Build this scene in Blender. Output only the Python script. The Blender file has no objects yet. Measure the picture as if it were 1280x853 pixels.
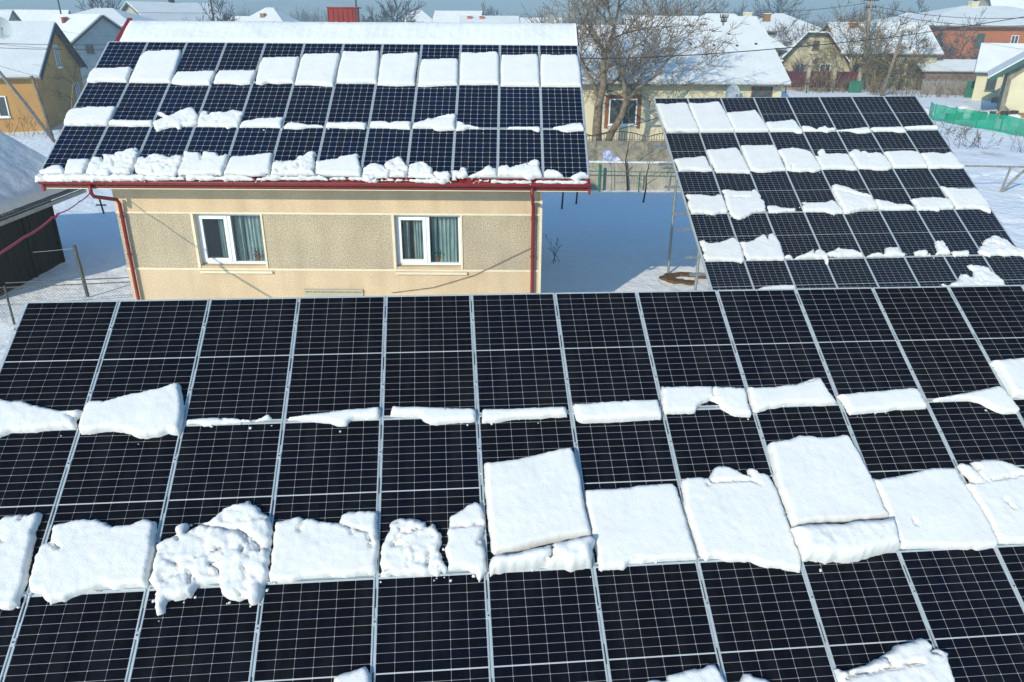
import bpy, bmesh, math, random
import numpy as np
from mathutils import Vector, Matrix, noise
from mathutils.geometry import delaunay_2d_cdt
R = math.radians
S = bpy.context.scene
col = S.collection
rnd = random.Random(7)

# ---------------------------------------------------------------- camera
cam = bpy.data.cameras.new('camera')
co = bpy.data.objects.new('camera', cam); col.objects.link(co); S.camera = co
cam.sensor_width = 36; cam.lens = 36 * 943.515 / 1280; cam.clip_start = .1; cam.clip_end = 9000
co.matrix_world = Matrix(((0.999981, -0.006245, -0.0, 0.0), (0.00243, 0.389028, -0.921223, 0.0), (0.005753, 0.921205, 0.389036, 7.3), (0.0, 0.0, 0.0, 1.0)))
S.render.resolution_x = 1024; S.render.resolution_y = 682
S.render.engine = 'CYCLES'
S.view_settings.view_transform = 'Standard'; S.view_settings.look = 'None'
S.view_settings.exposure = 0.22; S.view_settings.gamma = 1

# ---------------------------------------------------------------- daylight
SUN_EL, SUN_AZ = R(25.3), R(31)            # light travels towards +Y and to the right
w = bpy.data.worlds.new('World'); S.world = w; w.use_nodes = True
nt = w.node_tree; nt.nodes.clear()
sky = nt.nodes.new('ShaderNodeTexSky'); sky.sky_type = 'NISHITA'; sky.sun_disc = False
sky.sun_elevation = SUN_EL; sky.sun_rotation = math.pi + SUN_AZ
sky.air_density = 1.0; sky.dust_density = 0.6; sky.ozone_density = 2.5
tint = nt.nodes.new('ShaderNodeMix'); tint.data_type = 'RGBA'; tint.blend_type = 'MULTIPLY'; tint.inputs['Factor'].default_value = 1; tint.inputs['B'].default_value = (.52, .95, 1.25, 1)
bg = nt.nodes.new('ShaderNodeBackground'); bg.inputs[1].default_value = 0.15
wo = nt.nodes.new('ShaderNodeOutputWorld')
nt.links.new(sky.outputs[0], tint.inputs['A']); nt.links.new(tint.outputs['Result'], bg.inputs[0]); nt.links.new(bg.outputs[0], wo.inputs[0])
sl = bpy.data.lights.new('sun', 'SUN'); sl.energy = 4.3; sl.angle = R(.5); sl.color = (1, .915, .75)
so = bpy.data.objects.new('sun', sl); col.objects.link(so)
sd = Vector((math.sin(SUN_AZ) * math.cos(SUN_EL), math.cos(SUN_AZ) * math.cos(SUN_EL), -math.sin(SUN_EL)))
so.rotation_euler = sd.to_track_quat('-Z', 'Y').to_euler(); so.location = (-20, -30, 40)

# ---------------------------------------------------------------- materials
def mat(name, c, rough=.8, var=.0, vs=4, c2=None, bump=0, bs=30, spec=.3, metal=0, vsx=None, bdist=.01, detail=4):
    m = bpy.data.materials.new(name); m.use_nodes = True
    n = m.node_tree; p = n.nodes['Principled BSDF']
    p.inputs['Base Color'].default_value = (*c, 1); p.inputs['Roughness'].default_value = rough
    p.inputs['Specular IOR Level'].default_value = spec; p.inputs['Metallic'].default_value = metal
    tc = n.nodes.new('ShaderNodeTexCoord')
    if var or c2:
        nz = n.nodes.new('ShaderNodeTexNoise'); nz.inputs['Scale'].default_value = vs; nz.inputs['Detail'].default_value = detail
        if vsx:
            mp = n.nodes.new('ShaderNodeMapping'); mp.inputs['Scale'].default_value = vsx
            n.links.new(tc.outputs['Object'], mp.inputs[0]); n.links.new(mp.outputs[0], nz.inputs[0])
        else: n.links.new(tc.outputs['Object'], nz.inputs[0])
        r = n.nodes.new('ShaderNodeValToRGB')
        r.color_ramp.elements[0].position = .35; r.color_ramp.elements[1].position = .65
        a = c2 if c2 else tuple(x * (1 - var) for x in c)
        b = c if c2 else tuple(min(1, x * (1 + var)) for x in c)
        r.color_ramp.elements[0].color = (*a, 1); r.color_ramp.elements[1].color = (*b, 1)
        n.links.new(nz.outputs['Fac'], r.inputs[0]); n.links.new(r.outputs[0], p.inputs['Base Color'])
    if bump:
        nb = n.nodes.new('ShaderNodeTexNoise'); nb.inputs['Scale'].default_value = bs; nb.inputs['Detail'].default_value = 6
        n.links.new(tc.outputs['Object'], nb.inputs[0])
        bp = n.nodes.new('ShaderNodeBump'); bp.inputs['Strength'].default_value = bump; bp.inputs['Distance'].default_value = bdist
        n.links.new(nb.outputs['Fac'], bp.inputs['Height']); n.links.new(bp.outputs[0], p.inputs['Normal'])
    return m
M = {}
M['dish'] = mat('dish_paint', (.5, .54, .54), .6)
M['snow'] = mat('snow', (.86, .87, .85), .75, .015, 3, bump=.5, bs=22, spec=.2, bdist=.012)
M['slab'] = mat('slab_snow', (.73, .72, .685), .75, .02, 2.5, bump=.55, bs=60, spec=.15, bdist=.008)
M['roofsnow'] = mat('roof_snow', (.77, .78, .75), .8, c2=(.71, .72, .69), vs=.7, bump=.5, bs=4, bdist=.06, detail=8)
M['alu'] = mat('aluminium', (.50, .54, .54), .5, .08, 9, metal=.35, spec=.4)
M['galv'] = mat('galvanised_steel', (.3, .33, .33), .5, .15, 8, metal=.5)
M['sheet'] = mat('white_backsheet', (.5, .51, .5), .6)
M['pipe'] = mat('weathered_pipe', (.09, .095, .085), .6, .2, 6, metal=.2)
M['bolt'] = mat('bolt_steel', (.06, .07, .08), .4, metal=.5)
M['red'] = mat('red_metal', (.21, .012, .012), .38, .12, 3, spec=.5)
M['redline'] = mat('red_plastic', (.34, .02, .045), .5, .15, 6)
M['pvc'] = mat('white_plastic', (.82, .82, .8), .35, spec=.5)
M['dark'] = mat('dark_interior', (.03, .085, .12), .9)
M['curtain'] = mat('curtain', (.62, .63, .57), .9, c2=(.26, .35, .36), vs=3, vsx=(9, 9, .6))
M['wood_dark'] = mat('dark_wood', (.022, .02, .016), .85, c2=(.009, .01, .009), vs=2.5, vsx=(6, 6, .7), bump=.4, bs=12)
M['lean_wall'] = mat('weathered_brown_wall', (.17, .12, .09), .9, .25, 1.5)
M['wood_grey'] = mat('grey_wood', (.24, .22, .2), .85, .3, 3, vsx=(4, 4, .5))
M['concrete'] = mat('concrete', (.38, .36, .29), .9, .12, 2.5, bump=.3, bs=25)
M['pole'] = mat('pole_concrete', (.28, .24, .2), .9, .15, 5)
M['bark'] = mat('bark', (.25, .19, .13), .9, c2=(.12, .095, .07), vs=5, bump=.5, bs=20)
M['bark_dark'] = mat('dark_bark', (.05, .04, .035), .9, .3, 5)
M['bark_moss'] = mat('mossy_bark', (.21, .155, .075), .9, c2=(.10, .075, .045), vs=2)
M['twig_grey'] = mat('grey_twigs', (.14, .12, .11), .9, .2, 2)
M['twig_far'] = mat('far_twigs', (.07, .07, .08), .95, .2, .3)
M['green'] = mat('green_metal', (.03, .16, .1), .6, .15, 4)
M['brick_brown'] = mat('chimney_brick', (.28, .15, .06), .9, .25, 8)
M['earth'] = mat('earth', (.12, .07, .035), .95, .3, 9, bump=.5)
M['cable'] = mat('cable', (.03, .03, .035), .6)
M['asb'] = mat('roof_sheet', (.2, .19, .18), .9, .2, 3)
M['leaf'] = mat('pot_leaves', (.05, .14, .04), .7); M['pot'] = mat('clay_pot', (.35, .12, .06), .8); M['flower'] = mat('red_flower', (.4, .02, .06), .7)

def plaster(name, c, c2, sc=7, flecks=.5):
    m = mat(name, c, .95, c2=c2, vs=1.3, bump=.9, bs=60, bdist=.012, detail=8)
    n = m.node_tree; p = n.nodes['Principled BSDF']; src = p.inputs['Base Color'].links[0].from_socket
    v = n.nodes.new('ShaderNodeTexNoise'); v.inputs['Scale'].default_value = 42; v.inputs['Detail'].default_value = 3
    tc = [x for x in n.nodes if x.type == 'TEX_COORD'][0]; n.links.new(tc.outputs['Object'], v.inputs[0])
    r = n.nodes.new('ShaderNodeValToRGB'); r.color_ramp.elements[0].position = .38; r.color_ramp.elements[1].position = .68
    r.color_ramp.elements[0].color = (.62, .62, .62, 1); r.color_ramp.elements[1].color = (1.35, 1.32, 1.28, 1)
    mx = n.nodes.new('ShaderNodeMix'); mx.data_type = 'RGBA'; mx.blend_type = 'MULTIPLY'; mx.inputs['Factor'].default_value = flecks
    n.links.new(v.outputs['Fac'], r.inputs[0]); n.links.new(src, mx.inputs['A']); n.links.new(r.outputs[0], mx.inputs['B'])
    n.links.new(mx.outputs['Result'], p.inputs['Base Color'])
    st = n.nodes.new('ShaderNodeTexNoise'); st.inputs['Scale'].default_value = 1; st.inputs['Detail'].default_value = 6
    mp = n.nodes.new('ShaderNodeMapping'); mp.inputs['Scale'].default_value = (2.6, 2.6, .35); n.links.new(tc.outputs['Object'], mp.inputs[0]); n.links.new(mp.outputs[0], st.inputs[0])
    r2 = n.nodes.new('ShaderNodeValToRGB'); r2.color_ramp.elements[0].position = .36; r2.color_ramp.elements[1].position = .56; r2.color_ramp.elements[0].color = (.9, .88, .85, 1); r2.color_ramp.elements[1].color = (1, 1, 1, 1)
    m2 = n.nodes.new('ShaderNodeMix'); m2.data_type = 'RGBA'; m2.blend_type = 'MULTIPLY'; m2.inputs['Factor'].default_value = .8
    n.links.new(st.outputs['Fac'], r2.inputs[0]); n.links.new(mx.outputs['Result'], m2.inputs['A']); n.links.new(r2.outputs[0], m2.inputs['B']); n.links.new(m2.outputs['Result'], p.inputs['Base Color'])
    return m
M['peach'] = plaster('peach_roughcast', (.68, .52, .335), (.6, .46, .30), flecks=.45)
M['greyroughcast'] = plaster('grey_roughcast', (.52, .435, .30), (.45, .38, .27), flecks=1)
M['trim'] = mat('cream_trim', (.72, .62, .44), .85, .05, 3)
M['cream'] = mat('cream_wall', (.62, .56, .38), .9, .08, .6, bump=.2)
M['ochre'] = mat('ochre_wall', (.52, .3, .1), .9, c2=(.42, .23, .08), vs=.5, bump=.3, bs=8)
M['greywall'] = mat('grey_wall', (.3, .34, .35), .9, .08, 1)
M['beige'] = mat('beige_wall', (.42, .38, .28), .9, .1, .8)
M['pale_stucco'] = mat('stained_cream', (.55, .5, .33), .9, c2=(.3, .25, .16), vs=1.1, detail=8)
M['glass_far'] = mat('window_glass', (.06, .075, .075), .15, spec=.6)
M['brownframe'] = mat('brown_trim', (.22, .1, .06), .8, .1, 3)
M['teal'] = mat('teal_paint', (.06, .14, .13), .6, .1, 2)
M['darkgreen'] = mat('dark_green_paint', (.03, .09, .075), .5, .1, 2)
M['maroon'] = mat('maroon_panels', (.09, .015, .03), .6, .1, 2)
M['stone'] = mat('stone_wall', (.3, .27, .2), .95, c2=(.16, .15, .12), vs=2.5, bump=.5, bs=6)

def brickmat(name, c1, c2, mortar, s):
    m = mat(name, c1, .9); n = m.node_tree; p = n.nodes['Principled BSDF']
    b = n.nodes.new('ShaderNodeTexBrick'); b.inputs['Color1'].default_value = (*c1, 1); b.inputs['Color2'].default_value = (*c2, 1)
    b.inputs['Mortar'].default_value = (*mortar, 1); b.inputs['Scale'].default_value = s; b.inputs['Mortar Size'].default_value = .012
    tc = n.nodes.new('ShaderNodeTexCoord'); mp = n.nodes.new('ShaderNodeMapping'); mp.inputs['Rotation'].default_value = (R(90), 0, 0)
    n.links.new(tc.outputs['Object'], mp.inputs[0]); n.links.new(mp.outputs[0], b.inputs[0]); n.links.new(b.outputs[0], p.inputs['Base Color'])
    return m
M['brick'] = brickmat('red_brick', (.46, .15, .06), (.38, .12, .05), (.22, .15, .11), 2.2)

def cellmat(name, a, b, lines=True):
    m = mat(name, a, .25, spec=.05); n = m.node_tree; p = n.nodes['Principled BSDF']
    g = n.nodes.new('ShaderNodeNewGeometry'); r = n.nodes.new('ShaderNodeValToRGB')
    r.color_ramp.elements[0].color = (*a, 1); r.color_ramp.elements[1].color = (*b, 1)
    oi = n.nodes.new('ShaderNodeObjectInfo'); ad = n.nodes.new('ShaderNodeMath'); ad.operation = 'MULTIPLY_ADD'
    ad.inputs[1].default_value = .5; n.links.new(g.outputs['Random Per Island'], ad.inputs[0])
    ml = n.nodes.new('ShaderNodeMath'); ml.operation = 'MULTIPLY'; ml.inputs[1].default_value = .5
    n.links.new(oi.outputs['Random'], ml.inputs[0]); n.links.new(ml.outputs[0], ad.inputs[2]); n.links.new(ad.outputs[0], r.inputs[0])
    if lines:
        tc = n.nodes.new('ShaderNodeTexCoord'); sx = n.nodes.new('ShaderNodeSeparateXYZ'); n.links.new(tc.outputs['Object'], sx.inputs[0])
        k = n.nodes.new('ShaderNodeMath'); k.operation = 'MULTIPLY'; k.inputs[1].default_value = 1 / .0187; n.links.new(sx.outputs[0], k.inputs[0])
        fr = n.nodes.new('ShaderNodeMath'); fr.operation = 'FRACT'; n.links.new(k.outputs[0], fr.inputs[0])
        gt = n.nodes.new('ShaderNodeMath'); gt.operation = 'LESS_THAN'; gt.inputs[1].default_value = .09; n.links.new(fr.outputs[0], gt.inputs[0])
        mx = n.nodes.new('ShaderNodeMix'); mx.data_type = 'RGBA'; mx.inputs['B'].default_value = (.012, .012, .016, 1)
        n.links.new(gt.outputs[0], mx.inputs['Factor']); n.links.new(r.outputs[0], mx.inputs['A']); n.links.new(mx.outputs['Result'], p.inputs['Base Color'])
    else: n.links.new(r.outputs[0], p.inputs['Base Color'])
    src = p.inputs['Base Color'].links[0].from_socket      # dried melt-water streaks and dust
    tc2 = n.nodes.new('ShaderNodeTexCoord'); mp = n.nodes.new('ShaderNodeMapping'); mp.inputs['Scale'].default_value = (7, 1.1, 1); n.links.new(tc2.outputs['Object'], mp.inputs[0])
    ad2 = n.nodes.new('ShaderNodeVectorMath'); ad2.operation = 'ADD'; sc = n.nodes.new('ShaderNodeVectorMath'); sc.operation = 'SCALE'; sc.inputs['Scale'].default_value = 1.7
    n.links.new(oi.outputs['Location'], sc.inputs[0]); n.links.new(mp.outputs[0], ad2.inputs[0]); n.links.new(sc.outputs[0], ad2.inputs[1])
    nz = n.nodes.new('ShaderNodeTexNoise'); nz.inputs['Scale'].default_value = 1; nz.inputs['Detail'].default_value = 5; n.links.new(ad2.outputs[0], nz.inputs[0])
    mr = n.nodes.new('ShaderNodeMapRange'); mr.inputs[1].default_value = .45; mr.inputs[2].default_value = .8; mr.inputs[4].default_value = .75; n.links.new(nz.outputs['Fac'], mr.inputs[0])
    md = n.nodes.new('ShaderNodeMix'); md.data_type = 'RGBA'; md.inputs['B'].default_value = (.012, .013, .015, 1); n.links.new(mr.outputs[0], md.inputs['Factor']); n.links.new(src, md.inputs['A']); n.links.new(md.outputs['Result'], p.inputs['Base Color'])
    p.inputs['Coat Weight'].default_value = .02; p.inputs['Coat Roughness'].default_value = .05
    return m
M['cell_black'] = cellmat('black_cell', (.003, .0018, .0022), (.0016, .0026, .010))
M['cell_blue'] = cellmat('blue_black_cell', (.0012, .0045, .017), (.0022, .009, .038), False)
M['cell_dark'] = cellmat('dark_blue_cell', (.0012, .003, .010), (.0015, .006, .024), False)

def glassmat(name, tint=(.75, .85, .88), f=.75):
    m = bpy.data.materials.new(name); m.use_nodes = True; n = m.node_tree; n.nodes.clear()
    o = n.nodes.new('ShaderNodeOutputMaterial'); t = n.nodes.new('ShaderNodeBsdfTransparent'); t.inputs[0].default_value = (*tint, 1)
    g = n.nodes.new('ShaderNodeBsdfGlossy'); g.inputs['Roughness'].default_value = .04
    lw = n.nodes.new('ShaderNodeFresnel'); lw.inputs[0].default_value = 1.5; mx = n.nodes.new('ShaderNodeMixShader')
    n.links.new(lw.outputs[0], mx.inputs[0]); n.links.new(t.outputs[0], mx.inputs[1]); n.links.new(g.outputs[0], mx.inputs[2]); n.links.new(mx.outputs[0], o.inputs[0])
    return m
M['glass'] = glassmat('pane_glass', (.86, .93, .94))
def netmat():
    m = bpy.data.materials.new('green_mesh_net'); m.use_nodes = True; n = m.node_tree; p = n.nodes['Principled BSDF']
    p.inputs['Base Color'].default_value = (.0, .36, .2, 1); p.inputs['Roughness'].default_value = .7
    tc = n.nodes.new('ShaderNodeTexCoord'); nz = n.nodes.new('ShaderNodeTexNoise'); nz.inputs['Scale'].default_value = 1.1; nz.inputs['Detail'].default_value = 5
    n.links.new(tc.outputs['Object'], nz.inputs[0]); r = n.nodes.new('ShaderNodeMapRange'); r.inputs[1].default_value = .4; r.inputs[2].default_value = .62
    r.inputs[3].default_value = .95; r.inputs[4].default_value = .72
    n.links.new(nz.outputs['Fac'], r.inputs[0]); n.links.new(r.outputs[0], p.inputs['Alpha']); return m
M['net'] = netmat()

# ---------------------------------------------------------------- helpers
class MB:
    def __init__(s): s.v = []; s.f = []; s.mi = []; s.cur = 0
    def vert(s, p): s.v.append(tuple(p)); return len(s.v) - 1
    def face(s, ids): s.f.append(tuple(ids)); s.mi.append(s.cur)
    def poly(s, pts): s.face([s.vert(p) for p in pts])
    def box(s, a, b):
        x0, y0, z0 = a; x1, y1, z1 = b
        i = [s.vert(p) for p in ((x0,y0,z0),(x1,y0,z0),(x1,y1,z0),(x0,y1,z0),(x0,y0,z1),(x1,y0,z1),(x1,y1,z1),(x0,y1,z1))]
        for q in ((0,3,2,1),(4,5,6,7),(0,1,5,4),(1,2,6,5),(2,3,7,6),(3,0,4,7)): s.face([i[k] for k in q])
    def prism(s, pts, d):           # polygon pts extruded by vector d
        d = Vector(d); n = len(pts); a = [s.vert(p) for p in pts]; b = [s.vert(Vector(p) + d) for p in pts]
        s.face(a[::-1]); s.face(b)
        for k in range(n): s.face([a[k], a[(k+1)%n], b[(k+1)%n], b[k]])
    def tube(s, pts, rad, n=6, cap=True):
        pts = [Vector(p) for p in pts]; rings = []
        if not hasattr(rad, '__len__'): rad = [rad] * len(pts)
        up = None
        for k, p in enumerate(pts):
            d = (pts[min(k+1, len(pts)-1)] - pts[max(k-1, 0)]).normalized()
            if up is None: up = d.orthogonal().normalized()
            else:
                up = up - d * up.dot(d); up = up.normalized() if up.length > 1e-4 else d.orthogonal().normalized()
            b = d.cross(up); rings.append([s.vert(p + (up * math.cos(t) + b * math.sin(t)) * rad[k]) for t in (2*math.pi*q/n for q in range(n))])
        for r0, r1 in zip(rings, rings[1:]):
            for q in range(n): s.face([r0[q], r0[(q+1)%n], r1[(q+1)%n], r1[q]])
        if cap: s.face(rings[0][::-1]); s.face(rings[-1])
    def bar(s, a, b, w, h):         # rectangular bar between two points
        a = Vector(a); b = Vector(b); d = (b - a).normalized(); u = Vector((0,0,1)) if abs(d.z) < .95 else Vector((0,1,0))
        x = d.cross(u).normalized() * w / 2; y = x.cross(d).normalized() * h / 2
        s.prism([a - x - y, a + x - y, a + x + y, a - x + y], b - a)
    def mesh(s, name, mats, smooth=False):
        me = bpy.data.meshes.new(name); me.from_pydata(s.v, [], s.f)
        for m in (mats if isinstance(mats, (list, tuple)) else [mats]): me.materials.append(m)
        if any(s.mi): me.polygons.foreach_set('material_index', s.mi)
        if smooth: me.polygons.foreach_set('use_smooth', [True] * len(me.polygons))
        me.update(); return me
    def build(s, name, mats, parent=None, smooth=False, **k):
        return link(name, s.mesh(name, mats, smooth), parent, **k)
def link(name, me, parent=None, loc=None, kind=None, label=None):
    o = bpy.data.objects.new(name, me); col.objects.link(o)
    if parent: o.parent = parent
    if loc is not None: o.location = loc
    if kind: o['kind'] = kind
    if label: o['label'] = label
    return o
def tag(o, label, cat, group=None):
    o['label'] = label; o['category'] = cat
    if group: o['group'] = group
    return o
def thing(name, label, cat, loc=(0,0,0), rz=0, group=None):
    o = bpy.data.objects.new(name, None); col.objects.link(o); o.empty_display_size = .2
    o.location = loc; o.rotation_euler = (0, 0, rz); return tag(o, label, cat, group)
def fract(p, s, oct=4, seed=0.):
    return noise.fractal(Vector((p[0]*s + seed, p[1]*s - seed, seed*.37)), .6, 2.1, oct)
# ---------------------------------------------------------------- ground, hills
dents = {}
def add_dents(a, c, n, wob, side, r):
    for i in range(n):
        t_ = i/n; x = a[0]+(c[0]-a[0])*t_ + rnd.gauss(0, wob) + side*(1 if i % 2 else -1); y = a[1]+(c[1]-a[1])*t_ + rnd.gauss(0, wob)
        for gx in (-1, 0, 1):
            for gy in (-1, 0, 1): dents.setdefault((int(x//1)+gx, int(y//1)+gy), []).append((x, y, r))
add_dents((-19, 38), (-10.5, 31.5), 26, .08, .14, .17); add_dents((-17, 34), (-12, 36), 14, .15, .1, .17); add_dents((-12.5, 21.6), (-11.0, 26.5), 12, .1, .12, .16)
add_dents((4.6, 21.3), (5.9, 23.1), 9, .12, .12, .16); add_dents((23, 34), (33, 47), 44, .15, .15, .2); add_dents((24, 40), (35, 42), 60, .5, .3, .2); add_dents((20, 30), (30, 34), 40, .6, .3, .18)
def dent(x, y): return sum(.1*math.exp(-((x-a)**2+(y-b)**2)/(r*r)) for a, b, r in dents.get((int(x//1), int(y//1)), ()))
def ground():
    # rectilinear sheet, fine near the yard, coarse towards the horizon
    def axis(lo, hi, fine_lo, fine_hi, st):
        a = list(np.arange(fine_lo, fine_hi + 1e-6, st)); x = fine_hi; d = st
        while x < hi: d *= 1.25; x = min(x + d, hi); a.append(x)
        x = fine_lo; d = st; pre = []
        while x > lo: d *= 1.25; x = max(x - d, lo); pre.append(x)
        return pre[::-1] + a
    xs = axis(-4000, 4000, -22, 36, .2); ys = axis(-200, 5000, 12, 66, .2)
    v = []; nx = len(xs)
    for y in ys:
        for x in xs:
            dist = math.hypot(x, y - 30)
            z = -.03 + (.09 * fract((x, y), .16, 3) + .03 * fract((x, y), .9, 3, 5)) * (1 if dist < 130 else max(0, 1 - (dist - 130) / 200))
            # bank behind the shed, trodden path on the right
            z += .35 * math.exp(-((y - 29.6 - .1 * (x + 14)) / .8) ** 2) * (1 if -22 < x < -9.5 else 0) * .5
            if abs(x) < 37 and 12 < y < 66: z -= dent(x, y)
            v.append((x, y, z))
    f = [(j*nx+i, j*nx+i+1, (j+1)*nx+i+1, (j+1)*nx+i) for j in range(len(ys)-1) for i in range(nx-1)]
    me = bpy.data.meshes.new('snow_ground'); me.from_pydata(v, [], f); me.materials.append(M['ground'])
    me.polygons.foreach_set('use_smooth', [True]*len(f)); me.update()
    link('snow_ground', me, kind='structure')
def groundmat():
    m = mat('snow_covered_ground', (.84, .86, .85), .8, bump=.8, bs=2.6, bdist=.12); n = m.node_tree; p = n.nodes['Principled BSDF']
    tc = n.nodes.new('ShaderNodeTexCoord'); nz = n.nodes.new('ShaderNodeTexNoise'); nz.inputs['Scale'].default_value = .25; nz.inputs['Detail'].default_value = 8; nz.inputs['Roughness'].default_value = .65
    n.links.new(tc.outputs['Object'], nz.inputs[0]); r = n.nodes.new('ShaderNodeValToRGB'); e = r.color_ramp.elements
    e[0].position = .33; e[0].color = (.5, .47, .42, 1); e[1].position = .43; e[1].color = (.86, .87, .86, 1)
    # only far from the yard does bare ground show through
    ds = n.nodes.new('ShaderNodeVectorMath'); ds.operation = 'LENGTH'; n.links.new(tc.outputs['Object'], ds.inputs[0])
    mr = n.nodes.new('ShaderNodeMapRange'); mr.inputs[1].default_value = 42; mr.inputs[2].default_value = 60; n.links.new(ds.outputs['Value'], mr.inputs[0])
    mx = n.nodes.new('ShaderNodeMix'); mx.data_type = 'RGBA'; mx.inputs['A'].default_value = (.88, .885, .87, 1)
    n.links.new(mr.outputs[0], mx.inputs['Factor']); n.links.new(nz.outputs['Fac'], r.inputs[0]); n.links.new(r.outputs[0], mx.inputs['B']); n.links.new(mx.outputs['Result'], p.inputs['Base Color'])
    return m
M['ground'] = groundmat(); ground()
M['hillmat'] = mat('wooded_hills', (.72, .76, .8), .95, c2=(.06, .07, .08), vs=.006, detail=9)
def hills():
    b = MB(); n = 160; rows = [(1500, 0), (1700, .55), (2000, 1), (2600, .8)]; g = []
    for y, k in rows:
        r = []
        for i in range(n + 1):
            x = -2600 + 5200 * i / n
            h = 34 + 26 * fract((x, 0), .0011, 3, 2) + 8 * fract((x, y), .006, 3, 4); h *= (1.25 if x < -600 else 1.25 - .85 * min(1, (x + 600) / 900))
            r.append(b.vert((x, y + 60 * fract((x, y), .003, 2), max(-1, h * k))))
        g.append(r)
    for r0, r1 in zip(g, g[1:]):
        for i in range(n): b.face([r0[i], r0[i+1], r1[i+1], r1[i]])
    b.build('hills', M['hillmat'], kind='structure', smooth=True)
hills()

# ---------------------------------------------------------------- solar arrays
def cell_geo(b, x0, y0, w, h, z, c):
    b.poly([(x0+c, y0, z), (x0+w-c, y0, z), (x0+w, y0-c, z), (x0+w, y0-h+c, z), (x0+w-c, y0-h, z), (x0+c, y0-h, z), (x0, y0-h+c, z), (x0, y0-c, z)])
def panel_meshes(W, L, half, cm, name, gap=0):
    """local frame: x across, -y down the slope, z out of the glass"""
    fr = MB(); t = .013; d = .035
    fr.box((0, -t, -d), (W, 0, 0)); fr.box((0, -L, -d), (W, -L+t, 0)); fr.box((0, -L+t, -d), (t, -t, -.0005)); fr.box((W-t, -L+t, -d), (W, -t, -.0005))
    bs = MB(); bs.box((t, -L+t, -.008), (W-t, -t, -.005))
    cb = MB(); spots = []
    if half:
        cw, ch, px, py, mid, c = .1656-gap, .0829-gap, .1683, .0855, .010, .004
        mx = (W - 6*px + px - cw) / 2; y = -(L - 20*py - mid + (py-ch)) / 2
        for r in range(20):
            yy = y - r*py - (mid if r > 9 else 0)
            for k in range(6): spots.append((mx + k*px, yy))
    else:
        cw, ch, px, py, c = .1555, .1555, .1598, .1605, .014
        mx = (W - 6*px + px - cw) / 2; y = -(L - 10*py + (py-ch)) / 2
        for r in range(10):
            for k in range(6): spots.append((mx + k*px, y - r*py))
    for x, yy in spots: cell_geo(cb, x, yy, cw, ch, -.0035, c)
    one = MB(); cell_geo(one, 0, 0, cw, ch, 0, c)
    return fr.mesh('frame', M['alu']), bs.mesh('backsheet', M['sheet']), cb.mesh('solar_cells', cm), one.mesh('solar_cell', cm), spots
def solar_array(name, label, O, U, V, i0, i1, rows, W, L, half, cm, rails, loose=()):
    root = thing(name, label, 'solar array')
    U = Vector(U); V = Vector(V); N = U.cross(-V).normalized()
    root.matrix_world = Matrix(((U.x, -V.x, N.x, O[0]), (U.y, -V.y, N.y, O[1]), (U.z, -V.z, N.z, O[2]), (0, 0, 0, 1)))
    fr, bs, cb, one, spots = panel_meshes(W, L, half, cm, name, gap=.0012 if rails == 1 else 0); g = .02
    for j in range(rows):
        for i in range(i0, i1):
            p = link('solar_panel', bs, root, (i*(W+g)+g/2, -j*(L+g), rnd.uniform(-.0015, .0015)))
            link('frame', fr, p)
            if (i, j) in loose:
                for x, y in spots: link('solar_cell', one, p, (x, y, -.0035))
            else: link('solar_cells', cb, p, kind='stuff')
    T = rows*(L+g)
    if rails:
        rb = MB(); rb.box((-.021, -T+.02, -.06), (.021, 0, -.0125)); rm = rb.mesh('mounting_rail', M['alu'])
        for i in range(i0, i1+1): link('mounting_rail', rm, root, (i*(W+g), 0, 0))
    if rails == 2:
        cl = MB(); cl.box((-.0195, -.035, -.012), (.0195, .035, .004)); cmm = cl.mesh('clamp', M['alu'])
        bo = MB(); bo.tube([(0,0,.004),(0,0,.011)], .008, 8); bm_ = bo.mesh('bolt', M['bolt'])
        sb = MB(); sb.box((-.006, -.09, -.0123), (.006, .09, -.0113)); sm = sb.mesh('rail_slot', M['bolt'])
        for i in range(i0, i1+1):
            for j in range(rows):
                for q in (.42, 1.33):
                    c = link('clamp', cmm, root, (i*(W+g), -j*(L+g)-q, 0)); link('bolt', bm_, c)
                if rnd.random() < .8:
                    link('rail_slot', sm, root, (i*(W+g)+rnd.uniform(-.002,.002), -j*(L+g)-rnd.uniform(.15,.3), 0))
                link('rail_slot', sm, root, (i*(W+g), -j*(L+g)-rnd.uniform(.75, 1.1), 0))
    return root, U, V, N, Vector(O)
AR = {}
AR[1] = solar_array('foreground_solar_array', 'nearest tilted bank of black solar panels across the bottom of the view',
    (-4.73, 8.546, 4.192), (0.99532, 0.09619, -0.00904), (0.0786, -0.86062, -0.50314), -1, 12, 3, 1.038, 1.755, True, M['cell_black'], 2, loose=((3,2),(4,2)))
AR[2] = solar_array('ground_solar_array', 'freestanding bank of dark panels in the snowy yard right of the house',
    (4.395, 24.692, 5.139), (0.99752, 0.06992, 0.00797), (0.06512, -0.87415, -0.48127), 0, 8, 5, 1.038, 1.755, True, M['cell_dark'], 1)
AR[3] = solar_array('rooftop_solar_array', 'twelve columns of blue-black panels covering the roof of the plastered house',
    (-10.478, 20.98, 6.786), (0.99999, 0.00503, -0.00208), (0.00318, -0.8501, -0.52661), 0, 12, 3, .992, 1.65, False, M['cell_blue'], 1)
def inarr(k, u, v, h=0):
    r, U, V, N, O = AR[k]; return O + U*u + V*v + N*h
def lochas(k, name, b, m, **kw): return b.build(name, m, AR[k][0], **kw)
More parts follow.
